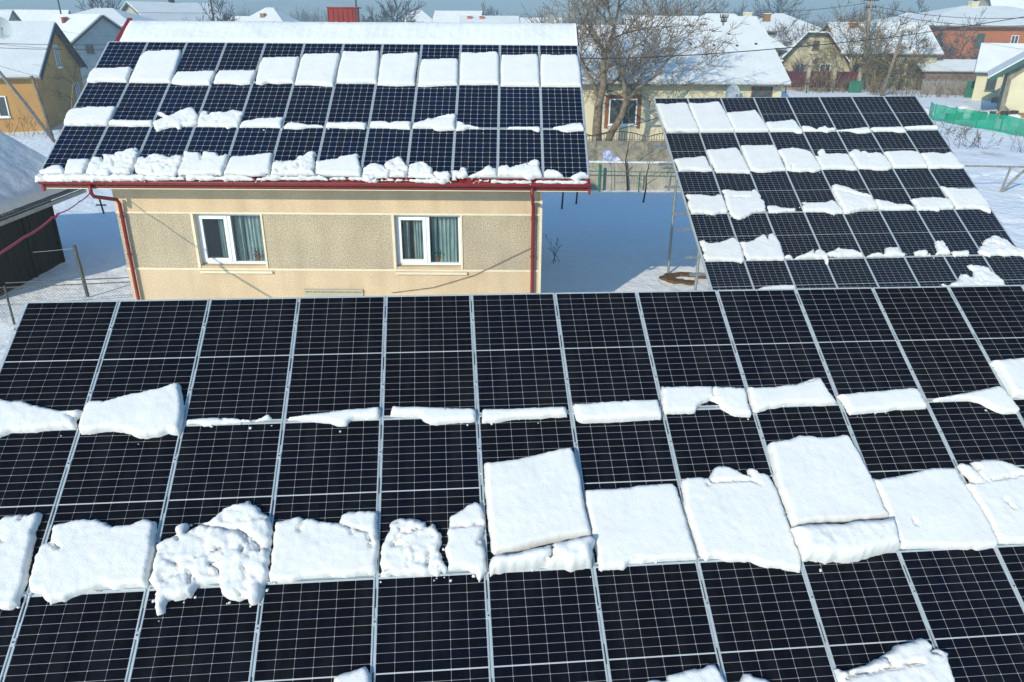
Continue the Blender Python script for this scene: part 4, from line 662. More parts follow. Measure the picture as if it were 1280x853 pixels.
# snow on ridge
b = MB(); nx, ny = 150, 10; g = []
yl, zl = 21.02, 0
for j in range(ny+1):
    r = []
    for i in range(nx+1):
        x = -10.27 + (1.66+10.27)*i/nx + (0 if j else 0); t_ = j/ny; y = 20.98 + (22.55-20.98)*t_ + (.015*fract((x, 0), 3, 3) if j == 0 else 0)
        base = RZ(y) if y < ry else 2*RZ(ry) - RZ(y)
        z = base + .13*min(1, (j+.0)/1.0) * (1 - .35*max(0, t_-.5)) + .008*math.sin(x*2*math.pi/.22)*min(1,j) + .02*fract((x, y), 1.2, 3)*min(1, j)
        if j == 0: z = base - .03
        if y >= ry - .12: z = min(z, RZ(ry) + .07 - (y-ry)*.2)
        r.append(b.vert((x, y, z)))
    g.append(r)
for r0, r1 in zip(g, g[1:]):
    for i in range(nx): b.face([r0[i], r0[i+1], r1[i+1], r1[i]])
for xx in (0, nx): b.face([g[j][xx] for j in range(ny+1)])
tag(b.build('ridge_snow', M['roofsnow'], smooth=True), 'long unbroken band of snow along the ridge above the rooftop panels', 'snow')
# chimneys on the house
b = MB(); b.box((-4.98-HX, 22.0-HY, 6.9), (-4.25-HX, 22.6-HY, 7.62))
for i in range(7): b.box((-4.98+.78*i/6-.012-HX, 21.985-HY, 7.0), (-4.98+.78*i/6+.012-HX, 22.0-HY, 7.6))
b.box((-5.0-HX, 21.98-HY, 7.62), (-4.18-HX, 22.62-HY, 7.65)); b.build('chimney', M['red'], H, label='red ribbed metal-clad chimney on the ridge')
b = MB(); b.box((.92-HX, 22.0-HY, 7.0), (1.08-HX, 22.2-HY, 7.4)); b.prism([(.9-HX, 21.98-HY, 7.41), (1.1-HX, 21.98-HY, 7.41), (1.0-HX, 21.98-HY, 7.5)], (0,.24,0)); b.box((.8-HX, 22.05-HY, 7.0), (.85-HX, 22.1-HY, 7.52))
b.build('chimney', M['wood_grey'], H, label='small grey capped chimney at the right end of the ridge')

# facade cables
def cable(name, label, pts, rad=.012, m='cable', sag=0, n=14, group=None, cat='cable'):
    P = []
    for a, c in zip(pts, pts[1:]):
        a = Vector(a); c = Vector(c)
        for i in range(n): t_ = i/n; p = a.lerp(c, t_); p.z -= sag*4*t_*(1-t_); P.append(p)
    P.append(Vector(pts[-1])); b = MB(); o = P[0]; b.tube([p - o for p in P], rad, 5); return tag(b.build(name, M[m], loc=o), label, cat, group)
cable('facade_cable', 'thin brown cable rising to the right downpipe on the house front', [(-2.9, 17.2, 1.28), (-1.9, 17.2, 1.42), (-.9, 17.2, 1.74), (.1, 17.2, 2.25), (.44, 17.2, 2.42)], .008, 'bark')
# red corrugated conduit hanging from gutter to lower left
cable('red_conduit', 'red corrugated conduit sagging from the gutter across the dark shed wall', [(-9.24, 16.55, 3.86), (-9.08, 15.7, 3.79), (-8.94, 14.6, 3.78), (-8.98, 14.5, 3.74), (-8.78, 13.2, 3.69), (-8.2, 10.5, 3.78)], [.012]*16 + [.024]*25, 'redline', .03, 8, cat='conduit')

# ---------------------------------------------------------------- dark shed at left
SH = thing('shed', 'dark plank shed with thick snow on its corrugated roof at the left edge', 'shed', (-14.75, 23.9, 0))
b = MB(); rs = random.Random(3)
for i in range(21):
    y0 = -i*.19; zt = 2.3
    pl = MB(); d = rs.uniform(0, .014); pl.box((-.03-d, y0-.183, -.3), (-d, y0, zt)); pl.build('plank', M['wood_dark'], SH)
for i in range(20):
    x1 = -.03-i*.19; z = 2.3 + min(.12+i*.1, 2.3-.1*max(0,i-20)); pl = MB(); pl.box((x1-.183, -.03, -.3), (x1, .0, z)); pl.build('plank', M['wood_dark'], SH)
b = MB()
for y in (-.08, -1.6): b = MB(); b.box((.002, y-.05, -.3), (.04, y+.05, 2.28)); b.build('wall_post', M['wood_dark'], SH)
b = MB(); b.box((-3.9, -4.0, -.3), (-3.85, 0, 4)); b.box((-3.85, -4.05, -.3), (-.03, -4.0, 2.3)); b.build('back_wall', M['wood_dark'], SH)
# corrugated roof, eave on the right
b = MB(); n = 560; prev = None; L_ = 5.3
for i in range(n+1):
    y = .75 - L_*i/n; z = .028*math.cos(2*math.pi*y/.15)
    p = [b.vert((.85, y, 2.4-.06+z)), b.vert((-3.3, y, 2.4-.06+z+4.15*.62)), b.vert((-7.4, y, 2.34+z))]
    if prev: b.face([prev[0], prev[1], p[1], p[0]]); b.face([prev[1], prev[2], p[2], p[1]])
    prev = p
b.build('roof', M['asb'], SH, smooth=True)
b = MB(); b.box((.72, -4.5, 2.1), (.80, .72, 2.22)); b.box((.0, -4.5, 2.28), (.84, .72, 2.30)); b.build('eave_board', M['galv'], SH)
b = MB(); nx, ny = 60, 110; g = []
for j in range(ny+1):
    r = []
    for i in range(nx+1):
        a = i/nx; y = .74 - (L_-.02)*j/ny; x = .8 - 4.1*a; z = 2.4 - .06 + (.85-x)*.62 + .03
        e = min(a*4.1/.25, 1); e2 = min((.74-y)/.2, 1); k_ = math.sqrt(max(0, 1-(1-e)**2)) * math.sqrt(max(0, 1-(1-e2)**2))
        r.append(b.vert((x + .03*fract((y, 0), 2, 3)*(a < .02), y, z + .24*k_ + .03*fract((x, y), .8, 3)*k_)))
    g.append(r)
for r0, r1 in zip(g, g[1:]):
    for i in range(nx): b.face([r0[i], r0[i+1], r1[i+1], r1[i]])
o = b.build('shed_snow', M['roofsnow'], smooth=True, loc=(-14.75, 23.9, 0)); tag(o, 'thick rounded snow blanket on the dark shed roof', 'snow')

# ---------------------------------------------------------------- yard at left
def tubething(name, label, cat, pts, rad, m, n=7, group=None):
    o = Vector(pts[0]); b = MB(); b.tube([Vector(p) - o for p in pts], rad, n); return tag(b.build(name, M[m], loc=o), label, cat, group)
tubething('metal_post', 'leaning grey metal post standing in the snow before the shed', 'post', [(-12.14, 20.36, -0.0), (-12.23, 20.4, 1.5)], .05, 'pipe')
b = MB(); b.tube([(0,0,-.1),(-.08,0,.75)], .035, 6); b.box((-.27,-.02,.42), (.15,.02,.47)); tag(b.build('stake', M['bark_dark'], loc=(-16.47, 30., 0)), 'dark stake with a short crosspiece in the snow beyond the shed', 'stake')
# wire mesh fence with a gate frame
WF = thing('wire_fence', 'low chain-link fence just behind the left end of the foreground array', 'fence', (-9.65, 18.9, 0), R(188.5))
def chain(b, x0, x1, z0, z1, s=.09):
    n = int((x1-x0)/s); h = z1-z0
    for i in range(-int(h/s), n):
        a0 = x0+i*s; a1 = a0+h
        for sx in (0, 1):
            p, q = (a0, z0), (a1, z1)
            if a0 < x0: p = (x0, z0+x0-a0)
            if a1 > x1: q = (x1, z1-(a1-x1))
            if sx: p, q = (x0+x1-p[0], p[1]), (x0+x1-q[0], q[1])
            b.bar((p[0], 0, p[1]), (q[0], 0, q[1]), .0035, .0035)
b = MB(); chain(b, .1, 3.4, .08, .95); chain(b, 3.5, 7.6, .05, .93); b.build('mesh', M['pipe'], WF, kind='stuff')
for x, h in ((.0, 1.15), (3.45, .98), (7.6, 1.1)):
    b = MB(); b.tube([(x,0,-.2),(x,0,h)], .03 if x else .045, 7); b.build('fence_post', M['pipe'] if x else M['bark_dark'], WF)
for z in (.96, 1.08):
    b = MB(); b.tube([(.1,0,z),(3.4,0,z-.02)], .014, 6); b.build('rail', M['pipe'], WF)
b = MB(); b.tube([(3.5,0,.94),(7.6,0,.94)], .012, 6); b.build('rail', M['pipe'], WF)

# ---------------------------------------------------------------- branching plants
def grow(b, p, d, L, r, lv, rg, sides, twist=.25, up=.1, nch=(3, 5), spread=.8, shrink=.62, minr=.004):
    n = 4 if lv > 0 else 3; pts = [p.copy()]; rr = [r]; q = p.copy(); dd = d.copy()
    for k in range(n):
        dd = (dd + Vector((rg.gauss(0, twist), rg.gauss(0, twist), rg.gauss(0, twist) + up)) * .5).normalized(); q = q + dd * (L/n); pts.append(q.copy()); rr.append(max(minr, r*(1-.55*(k+1)/n)))
    b.tube(pts, rr, sides if lv > 1 else 3, cap=False)
    if lv <= 0: return
    for _ in range(rg.randint(*nch)):
        t_ = rg.uniform(.3, 1); k = min(n-1, int(t_*n)); base = pts[k].lerp(pts[k+1], t_*n-k); ax = (pts[k+1]-pts[k]).normalized()
        o = ax.orthogonal().normalized(); o = Matrix.Rotation(rg.uniform(0, 6.28), 3, ax) @ o
        nd = (ax * (1-.3*spread) + o * rg.uniform(.5, 1.1) * spread).normalized()
        grow(b, base, nd, L*shrink*rg.uniform(.7, 1.15), max(minr, rr[k]*.6), lv-1, rg, sides, twist, up, nch, spread, shrink, minr)
    grow(b, pts[-1], dd, L*shrink, rr[-1], lv-1, rg, sides, twist, up, nch, spread, shrink, minr)
def tree(name, label, cat, loc, trunks, mtr, mcr, seed, levels=4, nch=(3, 5), spread=.8, up=.1, shrink=.62, limbs=6, minr=.006, group=None, twist=.25):
    """trunks: list of (list of local points, radius, limb length)"""
    t = thing(name, label, cat, loc, 0, group); rg = random.Random(seed); cr = MB()
    for pts, r, LL in trunks:
        b = MB(); pts = [Vector(p) for p in pts]; n = len(pts); b.tube(pts, [r*(1-.6*k/(n-1)) for k in range(n)], 8); b.build('trunk', M[mtr], t, smooth=True)
        for q in range(limbs):
            f = (.35 if limbs != 6 else .5) + (.65 if limbs != 6 else .5)*(q+.5)/limbs; k = min(n-2, int(f*(n-1))); p = pts[k].lerp(pts[k+1], f*(n-1)-k)
            a = q*2.4 + rg.random(); d = Vector((math.cos(a), math.sin(a), rg.uniform(.1, .9))).normalized()
            grow(cr, p, d, LL*rg.uniform(.75, 1.15), r*.42*(1-.4*f), levels-1, rg, 4, twist, up, nch, spread, shrink, minr)
        grow(cr, pts[-1], (pts[-1]-pts[-2]).normalized(), LL, r*.4, levels-1, rg, 4, twist, up, nch, spread, shrink, minr)
    cr.build('crown', M[mcr], t); return t
def bush(name, label, loc, h, n, m, seed, levels=2, spread=.6, cat='bush', group=None, rad=.5, r0=.02, minr=.005):
    rg = random.Random(seed); b = MB()
    for i in range(n):
        a = rg.uniform(0, 6.28); e = rg.uniform(.1, spread); grow(b, Vector((rg.uniform(-rad, rad), rg.uniform(-rad, rad)*.6, -.05)), Vector((math.cos(a)*e, math.sin(a)*e, 1)).normalized(), h*rg.uniform(.5, .8), r0, levels, rg, 4, .25, .12, (1, 3), .6, .5, minr)
    return tag(b.build(name, M[m], loc=(*loc, 0)), label, cat, group)
bush('fallen_branch', 'bare dark branch sticking out of the shaded snow beside the left downpipe', (-12.2, 26.2), 1.1, 2, 'bark_dark', 3, 3, 1.2, 'branch', r0=.03)
for (x, y), h, lb, k in (((2.07, 31.67), 2.6, 'thicker dark sapling forking just right of the gutter end', 5), ((2.75, 32.6), 2.4, 'thin dark sapling beside the forked one, right of the gutter end', 8)):
    tree('sapling', lb, 'tree', (x, y, 0), [([(0,0,-.1),(.05,0,.9),(.1,0,1.7),(.05,0,h)], .04, .9)], 'bark_dark', 'bark_dark', k, 3, (1, 3), limbs=3, group='saplings in the yard')
tree('sapling', 'bare sapling against the concrete fence, tallest in the shaded yard', 'tree', (5.45, 35.74, 0), [([(0,0,-.1),(-.1,0,.7),(-.2,0,1.4),(-.1,0,2.2)], .05, 1.1)], 'bark_dark', 'bark', 11, 3, (2, 3), limbs=5, group='saplings in the yard')
tree('sapling', 'small bare sapling in shaded snow near the right array post', 'tree', (5.79, 33.32, 0), [([(0,0,-.1),(.08,0,.6),(.05,0,1.1),(.15,0,1.7)], .04, .9)], 'bark_dark', 'bark', 12, 3, (2, 3), limbs=5, group='saplings in the yard')
bush('shrub', 'low bare shrub at the foot of the house wall by the right downpipe', (1.2, 24.2), .9, 7, 'bark_dark', 21, 2, .9, r0=.012)
bush('shrub', 'bare shrub rising against the concrete fence beside the roof corner', (2.3, 35.2), 1.5, 6, 'bark', 22, 2, .8, r0=.014)
b = MB(); sp = [(.62*math.cos(a), .36*math.sin(a)) for a in [math.pi*(.15+1.35*k/14) for k in range(15)]]
for k, (x, y) in enumerate(sp): r_ = .16 + .06*math.sin(k*2.3); b.prism([(x+r_*1.2*math.cos(a), y+r_*math.sin(a)*.8, -.03-.002*k) for a in [q*.785 for q in range(8)]], (0,0,.07+.01*math.sin(k*1.7)))
tag(b.build('soil_patch', M['earth'], loc=(5.42, 22.35, 0.03)), 'patch of bare brown soil in the snow beside the right array post', 'soil')

# ---------------------------------------------------------------- fences beyond the yard
CF = thing('concrete_fence', 'pale grooved concrete slab fence across the back of the yard with snow on top', 'fence', (-2.0, 36.25, 0), R(-2.5))
b = MB(); x = 0
for i in range(9):
    s = MB(); s.box((i*2+.05, 0, -.2), (i*2+1.95, .08, 1.22))
    for k in range(12): s.box((i*2+.1+k*.155, -.015, -.1), (i*2+.19+k*.155, 0, 1.2))
    s.build('concrete_slab', M['concrete'], CF)
    s = MB(); s.box((i*2-.05, -.03, -.2), (i*2+.05, .12, 1.24)); s.build('fence_post', M['concrete'], CF)
b = MB(); nn = 90; pr = None
for i in range(nn+1):
    x = 18*i/nn; h = .06 + .03*fract((x, 0), 1.3, 3); p = [b.vert((x, -.05, 1.24)), b.vert((x, .0, 1.25+h)), b.vert((x, .09, 1.25+h)), b.vert((x, .14, 1.24))]
    if pr:
        for q in range(3): b.face([pr[q], p[q], p[q+1], pr[q+1]])
    pr = p
b.build('snow_cap', M['roofsnow'], CF, smooth=True)
GF = thing('green_pipe_fence', 'thin green pipe fence standing just before the concrete slab fence', 'fence', (1.9, 35.55, 0), R(-2.5))
for x in (.4, 2.15, 4.0, 6.2):
    b = MB(); b.tube([(x,0,-.2),(x,0,1.25 if x == 2.15 else .95)], .07 if x == 2.15 else .03, 6); b.build('fence_post', M['green'], GF)
b = MB(); b.tube([(-1,0,.93),(6.6,0,.93)], .022, 6); b.build('rail', M['green'], GF)
b = MB(); b.tube([(5.0,0,1.12),(5.9,0,1.12)], .025, 6); b.build('rail', M['green'], GF)
# ornamental fence on a rendered base
OF = thing('ornamental_fence', 'scalloped iron fence on a stained stone base before the cream house', 'fence', (1.6, 44.0, 0), R(-1))
b = MB(); b.box((0, 0, -.2), (14, .25, 1.1)); b.build('base_wall', M['stone'], OF)
for x in (3.0, 6.0, 9.0, 12.0): b = MB(); b.box((x-.1,-.04,-.2),(x+.1,.29,1.35)); b.build('pillar', M['stone'], OF)
for i in range(5):
    b = MB(); x0 = i*3+.12-(.0); n = 20
    for k in range(n): x = x0+2.76*k/(n-1); b.tube([(x,.12,1.1),(x,.12,1.38+.25*math.sin(math.pi*k/(n-1)))], .018, 4)
    b.tube([(x0+2.76*k/16,.12,1.38+.25*math.sin(math.pi*k/16)) for k in range(17)], .028, 5); b.tube([(x0,.12,1.18),(x0+2.76,.12,1.18)], .014, 5)
    b.build('iron_panel', M['bark_dark'], OF)
b = MB(); rg = random.Random(5)
b.prism([(-.3,0,.0),(.05,0,-.02),(.12,0,.3),(.02,0,.52),(-.2,0,.55),(-.33,0,.35)], (0,.25,0)); b.prism([(.08,.02,0),(.5,.02,0),(.48,.02,.15),(.3,.02,.27),(.12,.02,.2)], (0,.2,0))
M['sack'] = mat('printed_sack', (.7,.74,.8), .6, c2=(.2,.28,.5), vs=5, bump=.6, bs=7, bdist=.03)
o = b.build('sack', M['sack'], loc=(4.55, 36.1, 1.27)); tag(o, 'crumpled white and blue plastic sack on top of the concrete fence', 'sack')
# ---------------------------------------------------------------- buildings
def windows(root, L, D, ops):
    """ops: (face, u, z, w, h, framemat) set into the wall face"""
    for f, u, z, w_, h, fm in ops:
        t = .07; b = MB(); g = MB()
        def P(a, dep, c):
            if f == 'f': return (a, -dep, c)
            if f == 'r': return (L+dep, a, c)
            if f == 'l': return (-dep, a, c)
            return (a, D+dep, c)
        def bx(a0, a1, c0, c1, d0, d1, m):
            p = P(a0, d0, c0); q = P(a1, d1, c1); m.box([min(p[k], q[k]) for k in range(3)], [max(p[k], q[k]) for k in range(3)])
        bx(u, u+w_, z, z+t, .003, .08, b); bx(u, u+w_, z+h-t, z+h, .003, .08, b); bx(u, u+t, z+t, z+h-t, .003, .08, b); bx(u+w_-t, u+w_, z+t, z+h-t, .003, .08, b)
        if w_ > .9: bx(u+w_/2-.03, u+w_/2+.03, z+t, z+h-t, .003, .07, b)
        bx(u-.05, u+w_+.05, z-.08, z, .003, .14, b)
        o = b.build('window', M[fm], root); bx(u+t, u+w_-t, z+t, z+h-t, .003, .02, g); g.build('pane', M['glass_far'], o)
def house(label, loc, ang, L, D, eave, ridge, wall, over=.45, prof=None, hip=0, ops=(), chim=(), roofm='asb', side=.4, gablem=None, snow=.16, cat='house', name='house', zb=-.4, group=None, trim=None):
    """local x along the front eave, y into the depth; ridge runs along x"""
    t = thing(name, label, cat, (*loc, 0), R(ang), group); k = (ridge-eave)/(D/2)
    if prof is None: prof = [(-over, eave-over*k), (D/2, ridge), (D+over, eave-over*k)]
    inner = [(y, z-.12) for y, z in prof if 0 < y < D]
    b = MB()
    if hip:
        b.box((0, 0, zb), (L, D, eave)); b.build('wall', M[wall], t)
        def hipm(mb, up, o, cap=0):
            e = eave - o*k + up; c = [(-o, -o, e), (L+o, -o, e), (L+o, D+o, e), (-o, D+o, e)]; r0 = (hip, D/2, ridge+up); r1 = (L-hip, D/2, ridge+up)
            mb.poly([c[0], c[1], r1, r0]); mb.poly([c[1], c[2], r1]); mb.poly([c[2], c[3], r0, r1]); mb.poly([c[3], c[0], r0])
            e2 = [(x, y, z-.12) for x, y, z in c]
            for i in range(4): mb.poly([c[i], e2[i], e2[(i+1)%4], c[(i+1)%4]])
            mb.poly(e2[::-1])
        b = MB(); hipm(b, 0, over); b.build('roof', M[roofm], t)
        b = MB(); hipm(b, snow, over-.06); b.build('roof_snow', M['roofsnow'], t)
    else:
        z0 = eave - .02
        pts = [(0, 0, zb), (0, 0, z0)] + [(0, y, z) for y, z in inner] + [(0, D, z0), (0, D, zb)]
        b.prism(pts, (L, 0, 0)); b.build('wall', M[wall], t)
        def slab(mb, off, th, s0, s1, tr=0):
            for (y0, z0_), (y1, z1_) in zip(prof, prof[1:]):
                dy, dz = y1-y0, z1_-z0_; l = math.hypot(dy, dz); ny, nz = -dz/l, dy/l
                a = (y0+ny*off, z0_+nz*off); c = (y1+ny*off, z1_+nz*off)
                if y0 == prof[0][0] and tr: a = (a[0]+dy/l*tr, a[1]+dz/l*tr)
                if y1 == prof[-1][0] and tr: c = (c[0]-dy/l*tr, c[1]-dz/l*tr)
                mb.prism([(-s0, a[0], a[1]), (-s0, c[0], c[1]), (-s0, c[0]+ny*th, c[1]+nz*th), (-s0, a[0]+ny*th, a[1]+nz*th)], (L+s0+s1, 0, 0))
        b = MB(); slab(b, 0, .09, side, side); b.build('roof', M[roofm], t)
        b = MB(); slab(b, .093, snow, side-.06, side-.06, .08); b.build('roof_snow', M['roofsnow'], t)
        if trim:
            for x in (-side-.03, L+side):
                for (y0, z0_), (y1, z1_) in zip(prof, prof[1:]): b = MB(); b.prism([(x, y0, z0_-.16), (x, y1, z1_-.16), (x, y1, z1_+.1), (x, y0, z0_+.1)], (.03, 0, 0)); b.build('verge_board', M[trim], t)
    windows(t, L, D, ops)
    for (u, v, w_, h, cm) in chim:
        zr = ridge - abs(v - D/2)*k - .2; b = MB(); b.box((u, v, zr), (u+w_, v+w_*.8, zr+h+.2)); b.box((u-.06, v-.06, zr+h+.2), (u+w_+.06, v+w_*.8+.06, zr+h+.28)); c = b.build('chimney', M[cm], t)
        b = MB(); b.box((u-.02, v-.02, zr+h+.283), (u+w_+.02, v+w_*.8+.02, zr+h+.36)); b.build('chimney_snow', M['roofsnow'], c)
    return t
W = 'pvc'
# yellow house: local front = right-facing gable side via rotation; eave wall faces the camera side
def frame_house(label, K, a, b_, *args, **kw):      # K = near corner, a = unit vector of x, house extends to +x and +y(left-hand normal)
    return house(label, K, a, *args, **kw)
ya = math.degrees(math.atan2(.28, .96))
Yx = -33.2 - 12*.96; Yy = 55.3 - 12*.28
house('ochre gabled house with snowy roof and a narrow attic window at the left edge', (Yx, Yy), ya, 12, 13.5, 3.75, 6.95, 'ochre', over=.5, side=.45, trim='bark_dark',
      ops=(('r', 6.2, 3.9, 1.1, 1.6, W), ('r', 10.4, 1.2, 1.2, 1.3, W), ('f', 8.7, 1.0, 1.2, 1.4, W), ('f', 4.2, 1.0, 1.5, 1.4, W)))
house('grey gabled house with a red chimney behind the ochre house', (-58.7, 98.7), -35, 10, 7.6, 5.0, 7.7, 'greywall', over=.5, side=.4, trim='bark_dark',
      ops=(('r', 1.2, 3.6, 1.0, 1.0, 'wood_grey'), ('r', 4.9, 3.6, 1.0, 1.0, 'wood_grey')), chim=((3.8, 2.2, .6, .9, 'red'),))
house('wide hip-roofed house with a beige wall beyond the grey gabled house', (-65.5, 113), 0, 12.5, 12, 6.7, 8.7, 'beige', hip=5, over=.7)
house('far white-roofed house with two small brown chimneys at the left edge', (-100.0, 135), 10, 14, 10, 5.2, 8.6, 'beige', over=.6, chim=((3, 3, 1, 1, 'brick_brown'), (9, 3, 1, 1, 'brick_brown')), ops=(('f', 3, 2, 1.2, 1.4, W),))
# gambrel house far left of centre
gp = [(-.6, 5.4), (1.2, 8.2), (4.5, 9.8), (7.8, 8.2), (9.6, 5.4)]
house('far gambrel-roofed house with two small attic windows beyond the ridge', (-57.44, 128), 50, 13.5, 9, 5.8, 9.8, 'beige', prof=gp, side=.6, trim='teal',
      ops=(('l', 2.0, 6.3, 1.1, 1.4, 'brownframe'), ('l', 5.6, 6.3, 1.1, 1.4, 'brownframe')), chim=((6.5, 4.2, .8, 1.0, 'bark_dark'),))
house('low cream annex before the far gambrel-roofed house', (-52.73, 118), 2, 8.4, 4, 6.2, 6.6, 'cream', over=.5)
house('far hip-roofed house with a small dormer beyond the ridge', (-50.86, 150), -12, 9.5, 8, 6.7, 9.4, 'beige', hip=4.0, over=.6, chim=((4.1, 1.4, .8, .8, 'brick_brown'),))
house('far low house with a domed snowy hip roof beyond the ridge centre', (-22.75, 160), 0, 7.5, 8, 7.0, 9.3, 'beige', hip=3.2, over=.7)
house('far gabled house with white roof beyond the ridge centre', (-14.88, 150), -6, 8.5, 7, 6.8, 9.0, 'pale_stucco', over=.4, side=.3, trim='brownframe')
house('far low white-roofed building with two red-brown chimneys', (-8.96, 140), 0, 9.5, 6, 6.9, 8.1, 'cream', over=.4, chim=((.9, 1.5, .7, .7, 'brick'), (3.0, 1.5, .7, .7, 'brick')))
house('far sliver of a snowy roof left of the small grey chimney', (-0.36, 150), 0, 9, 6, 6.4, 7.9, 'beige', over=.4)
for k, (px, d_, l_, r_) in enumerate(((222, 140, 6, 7.6), (262, 155, 7, 7.9), (10, 170, 12, 9))):
    house(['far small snowy roof left of the leaning far pole', 'far small snowy roof among bare shrubs beyond the ridge', 'far white roof peeping over the ochre house'][k], ((px-640)/944*(d_*.92+2.8), d_), 6*k-5, l_, 6, 5.2, r_, 'beige', over=.4)

# cream house behind the tree
hb_ = house('long cream house with white snowy roof and satellite dish behind the big bare tree', (-1.5, 48.6), 2.4, 18.2, 11.2, 4.05, 6.95, 'cream', over=.55, side=.35,
      ops=(('f', 7.45, 1.42, 1.75, 1.55, 'pvc'), ('f', 12.3, 1.42, 1.5, 1.5, 'pvc'), ('f', 16.3, 1.2, 1.3, 2.6, 'brownframe')))
b = MB()
for a0, a1, c0, c1 in ((7.2, 7.42, 1.2, 3.2), (9.23, 9.45, 1.2, 3.2), (7.42, 9.23, 3.0, 3.2)): b.box((a0, -.05, c0), (a1, -.003, c1))
b.build('window_surround', M['brownframe'], hb_)
for x, y in ((13.0, 3.2), (14.5, 3.1), (16.0, 3.1), (17.3, 3.3), (15.8, 4.4)):
    b = MB(); z = 4.05 + y*.518 + .3; b.box((x, y, z-.2), (x+.14, y+.14, z+.1)); b.build('roof_hook', M['bark_dark'], hb_)
# corrugated sheet ends under the snow at the eave
b = MB()
for i in range(95): x = -.3 + i*.199; b.tube([(x, -.60, 3.80), (x, -.2, 4.0)], .045, 6)
b.build('corrugated_edge', M['bark'], hb_)
def dish(label, loc, r, rz, tilt=25):
    t = thing('satellite_dish', label, 'satellite dish', loc, R(rz)); b = MB(); n = 20; rings = []
    for k in range(5):
        f = k/4; rings.append([b.vert(Vector((math.cos(a)*r*f, -.28*r*f*f, math.sin(a)*r*f*1.08))) for a in (2*math.pi*i/n for i in range(n))] if k else [b.vert((0,0,0))])
    for i in range(n): b.face([rings[0][0], rings[1][i], rings[1][(i+1)%n]])
    for k in range(1, 4):
        for i in range(n): b.face([rings[k][i], rings[k+1][i], rings[k+1][(i+1)%n], rings[k][(i+1)%n]])
    o = b.build('reflector', M['dish'], t, smooth=True); b = MB(); b.tube([(0,-.02,-r*.9),(0,-r*1.1,-r*.1)], .018, 5); b.box((-.05,-r*1.2,-.12),(.05,-r*1.05,.02)); b.build('feed_arm', M['galv'], t)
    b = MB(); b.tube([(0,.02,0),(0,.18,-.1),(0,.3,-r*1.1)], .03, 6); b.build('mount', M['galv'], t)
dish('pale round satellite dish under the eave of the long cream house', (13.3, 48.4, 3.35), .52, 20)
dish('large pale satellite dish above the ochre house roof at the left edge', (-31.44, 50, 6.81), .58, 35)
# roofs behind the cream house
house('white-roofed house with a brown dormer behind the long cream house', (11.12, 74), 3, 12.3, 10, 5.0, 7.75, 'beige', over=.5, chim=((1.6, .6, 1.0, 1.2, 'brick_brown'),))
t = thing('dormer', 'brown triangular dormer on the white roof behind the cream house', 'dormer', (17.38, 73.8, 0)); b = MB(); b.prism([(-1.35,0,5.4),(1.35,0,5.4),(0,0,7.25)], (0,3,0)); b.build('gable', M['brownframe'], t); b = MB(); b.prism([(-.8,-.05,5.5),(.1,-.05,5.5),(.1,-.05,6.5),(-.05,-.05,6.6)], (0,.04,0)); b.build('boarding', M['greywall'], t)
t = thing('dormer', 'small teal dormer beside the brown chimney behind the cream house', 'dormer', (14.26, 70.5, 0)); b = MB(); b.prism([(-1.2,0,5.4),(1,0,5.4),(1,0,6.0),(.4,0,6.6),(-.3,0,6.6)], (0,2,0)); b.build('gable', M['teal'], t)
house('large white hip roof with yellow chimney left of the gambrel cream house', (20.07, 96), 2, 11.5, 12, 5.0, 8.3, 'beige', hip=4, over=.7, chim=((8.4, 4.6, .9, .9, 'cream'), (11, 5, .8, .6, 'brick_brown')))
house('white gabled roof with a peak behind the large hip roof', (34.17, 116), 0, 9.5, 10, 6.6, 8.6, 'beige', hip=4.2, over=.7)
# gambrel cream house
gx, gy = 29.4, 92.5
gp2 = [(-.6, 2.6), (2.0, 5.0), (3.2, 5.9), (5.9, 5.95), (7.6, 4.4), (8.8, 2.8)]
house('stained cream gable-fronted wing behind the maroon fence', (39.81, 97.2), 93, 8, 7.7, 3.5, 6.35, 'pale_stucco', prof=[(-.5, 3.0), (2.6, 6.25), (5.0, 6.3), (8.1, 3.0)], side=.5, trim='bark_dark',
      ops=(('l', 1.5, 1.4, 1.3, 1.5, W), ('l', 4.6, 1.4, 1.3, 1.5, W), ('l', 3.3, 4.5, .8, 1.0, 'brownframe')))
house('stained cream house with long snowy roof and brown windows behind mossy trees', (39.5, 97), 2, 11.6, 9.5, 4.25, 7.35, 'pale_stucco', over=.5, side=.5,
      ops=(('f', 1.6, 1.4, 1.5, 1.6, 'brownframe'), ('f', 8.2, 1.4, 2.0, 1.7, 'brownframe')), chim=((2.0, 3.6, 1.0, .8, 'brick'),))
house('small dark-gabled shed roof between the cream house and the brick building', (50.21, 98), 60, 7, 6, 3.0, 5.6, 'wood_grey', over=.4, side=.3)
house('low lean-to roof with snow before the brick building', (49.26, 96), 0, 7, 5, 2.2, 3.2, 'lean_wall', over=.3)
house('two-storey red brick house with white hip roof at the upper right', (56.02, 114), 5, 30, 16, 7.45, 9.8, 'brick', hip=11.5, over=.9,
      ops=(('f', 9.2, 4.4, 1.2, 1.8, 'green'), ('f', 14.4, 4.4, 1.1, 1.6, 'pvc'), ('f', 9.3, .9, 1.3, 1.9, 'pvc'), ('f', 3, 4.4, 1.1, 1.6, 'bark_dark')), chim=((12.3, 7.2, 1.1, .8, 'cream'),))
house('far white gambrel house with a pale gable at the upper right corner', (87.55, 150), 0, 14, 9, 8, 13.0, 'beige', prof=[(-.6, 8.4), (2.0, 11.6), (4.5, 12.6), (7, 11.6), (9.6, 8.4)], side=.5, trim='bark_dark', ops=(('f', 2, 8.6, 1.5, 1, 'brownframe'),))
house('far green-edged flat white roof behind the long cream roof', (61.79, 142), 0, 11, 8, 7.4, 7.9, 'teal', over=.4)
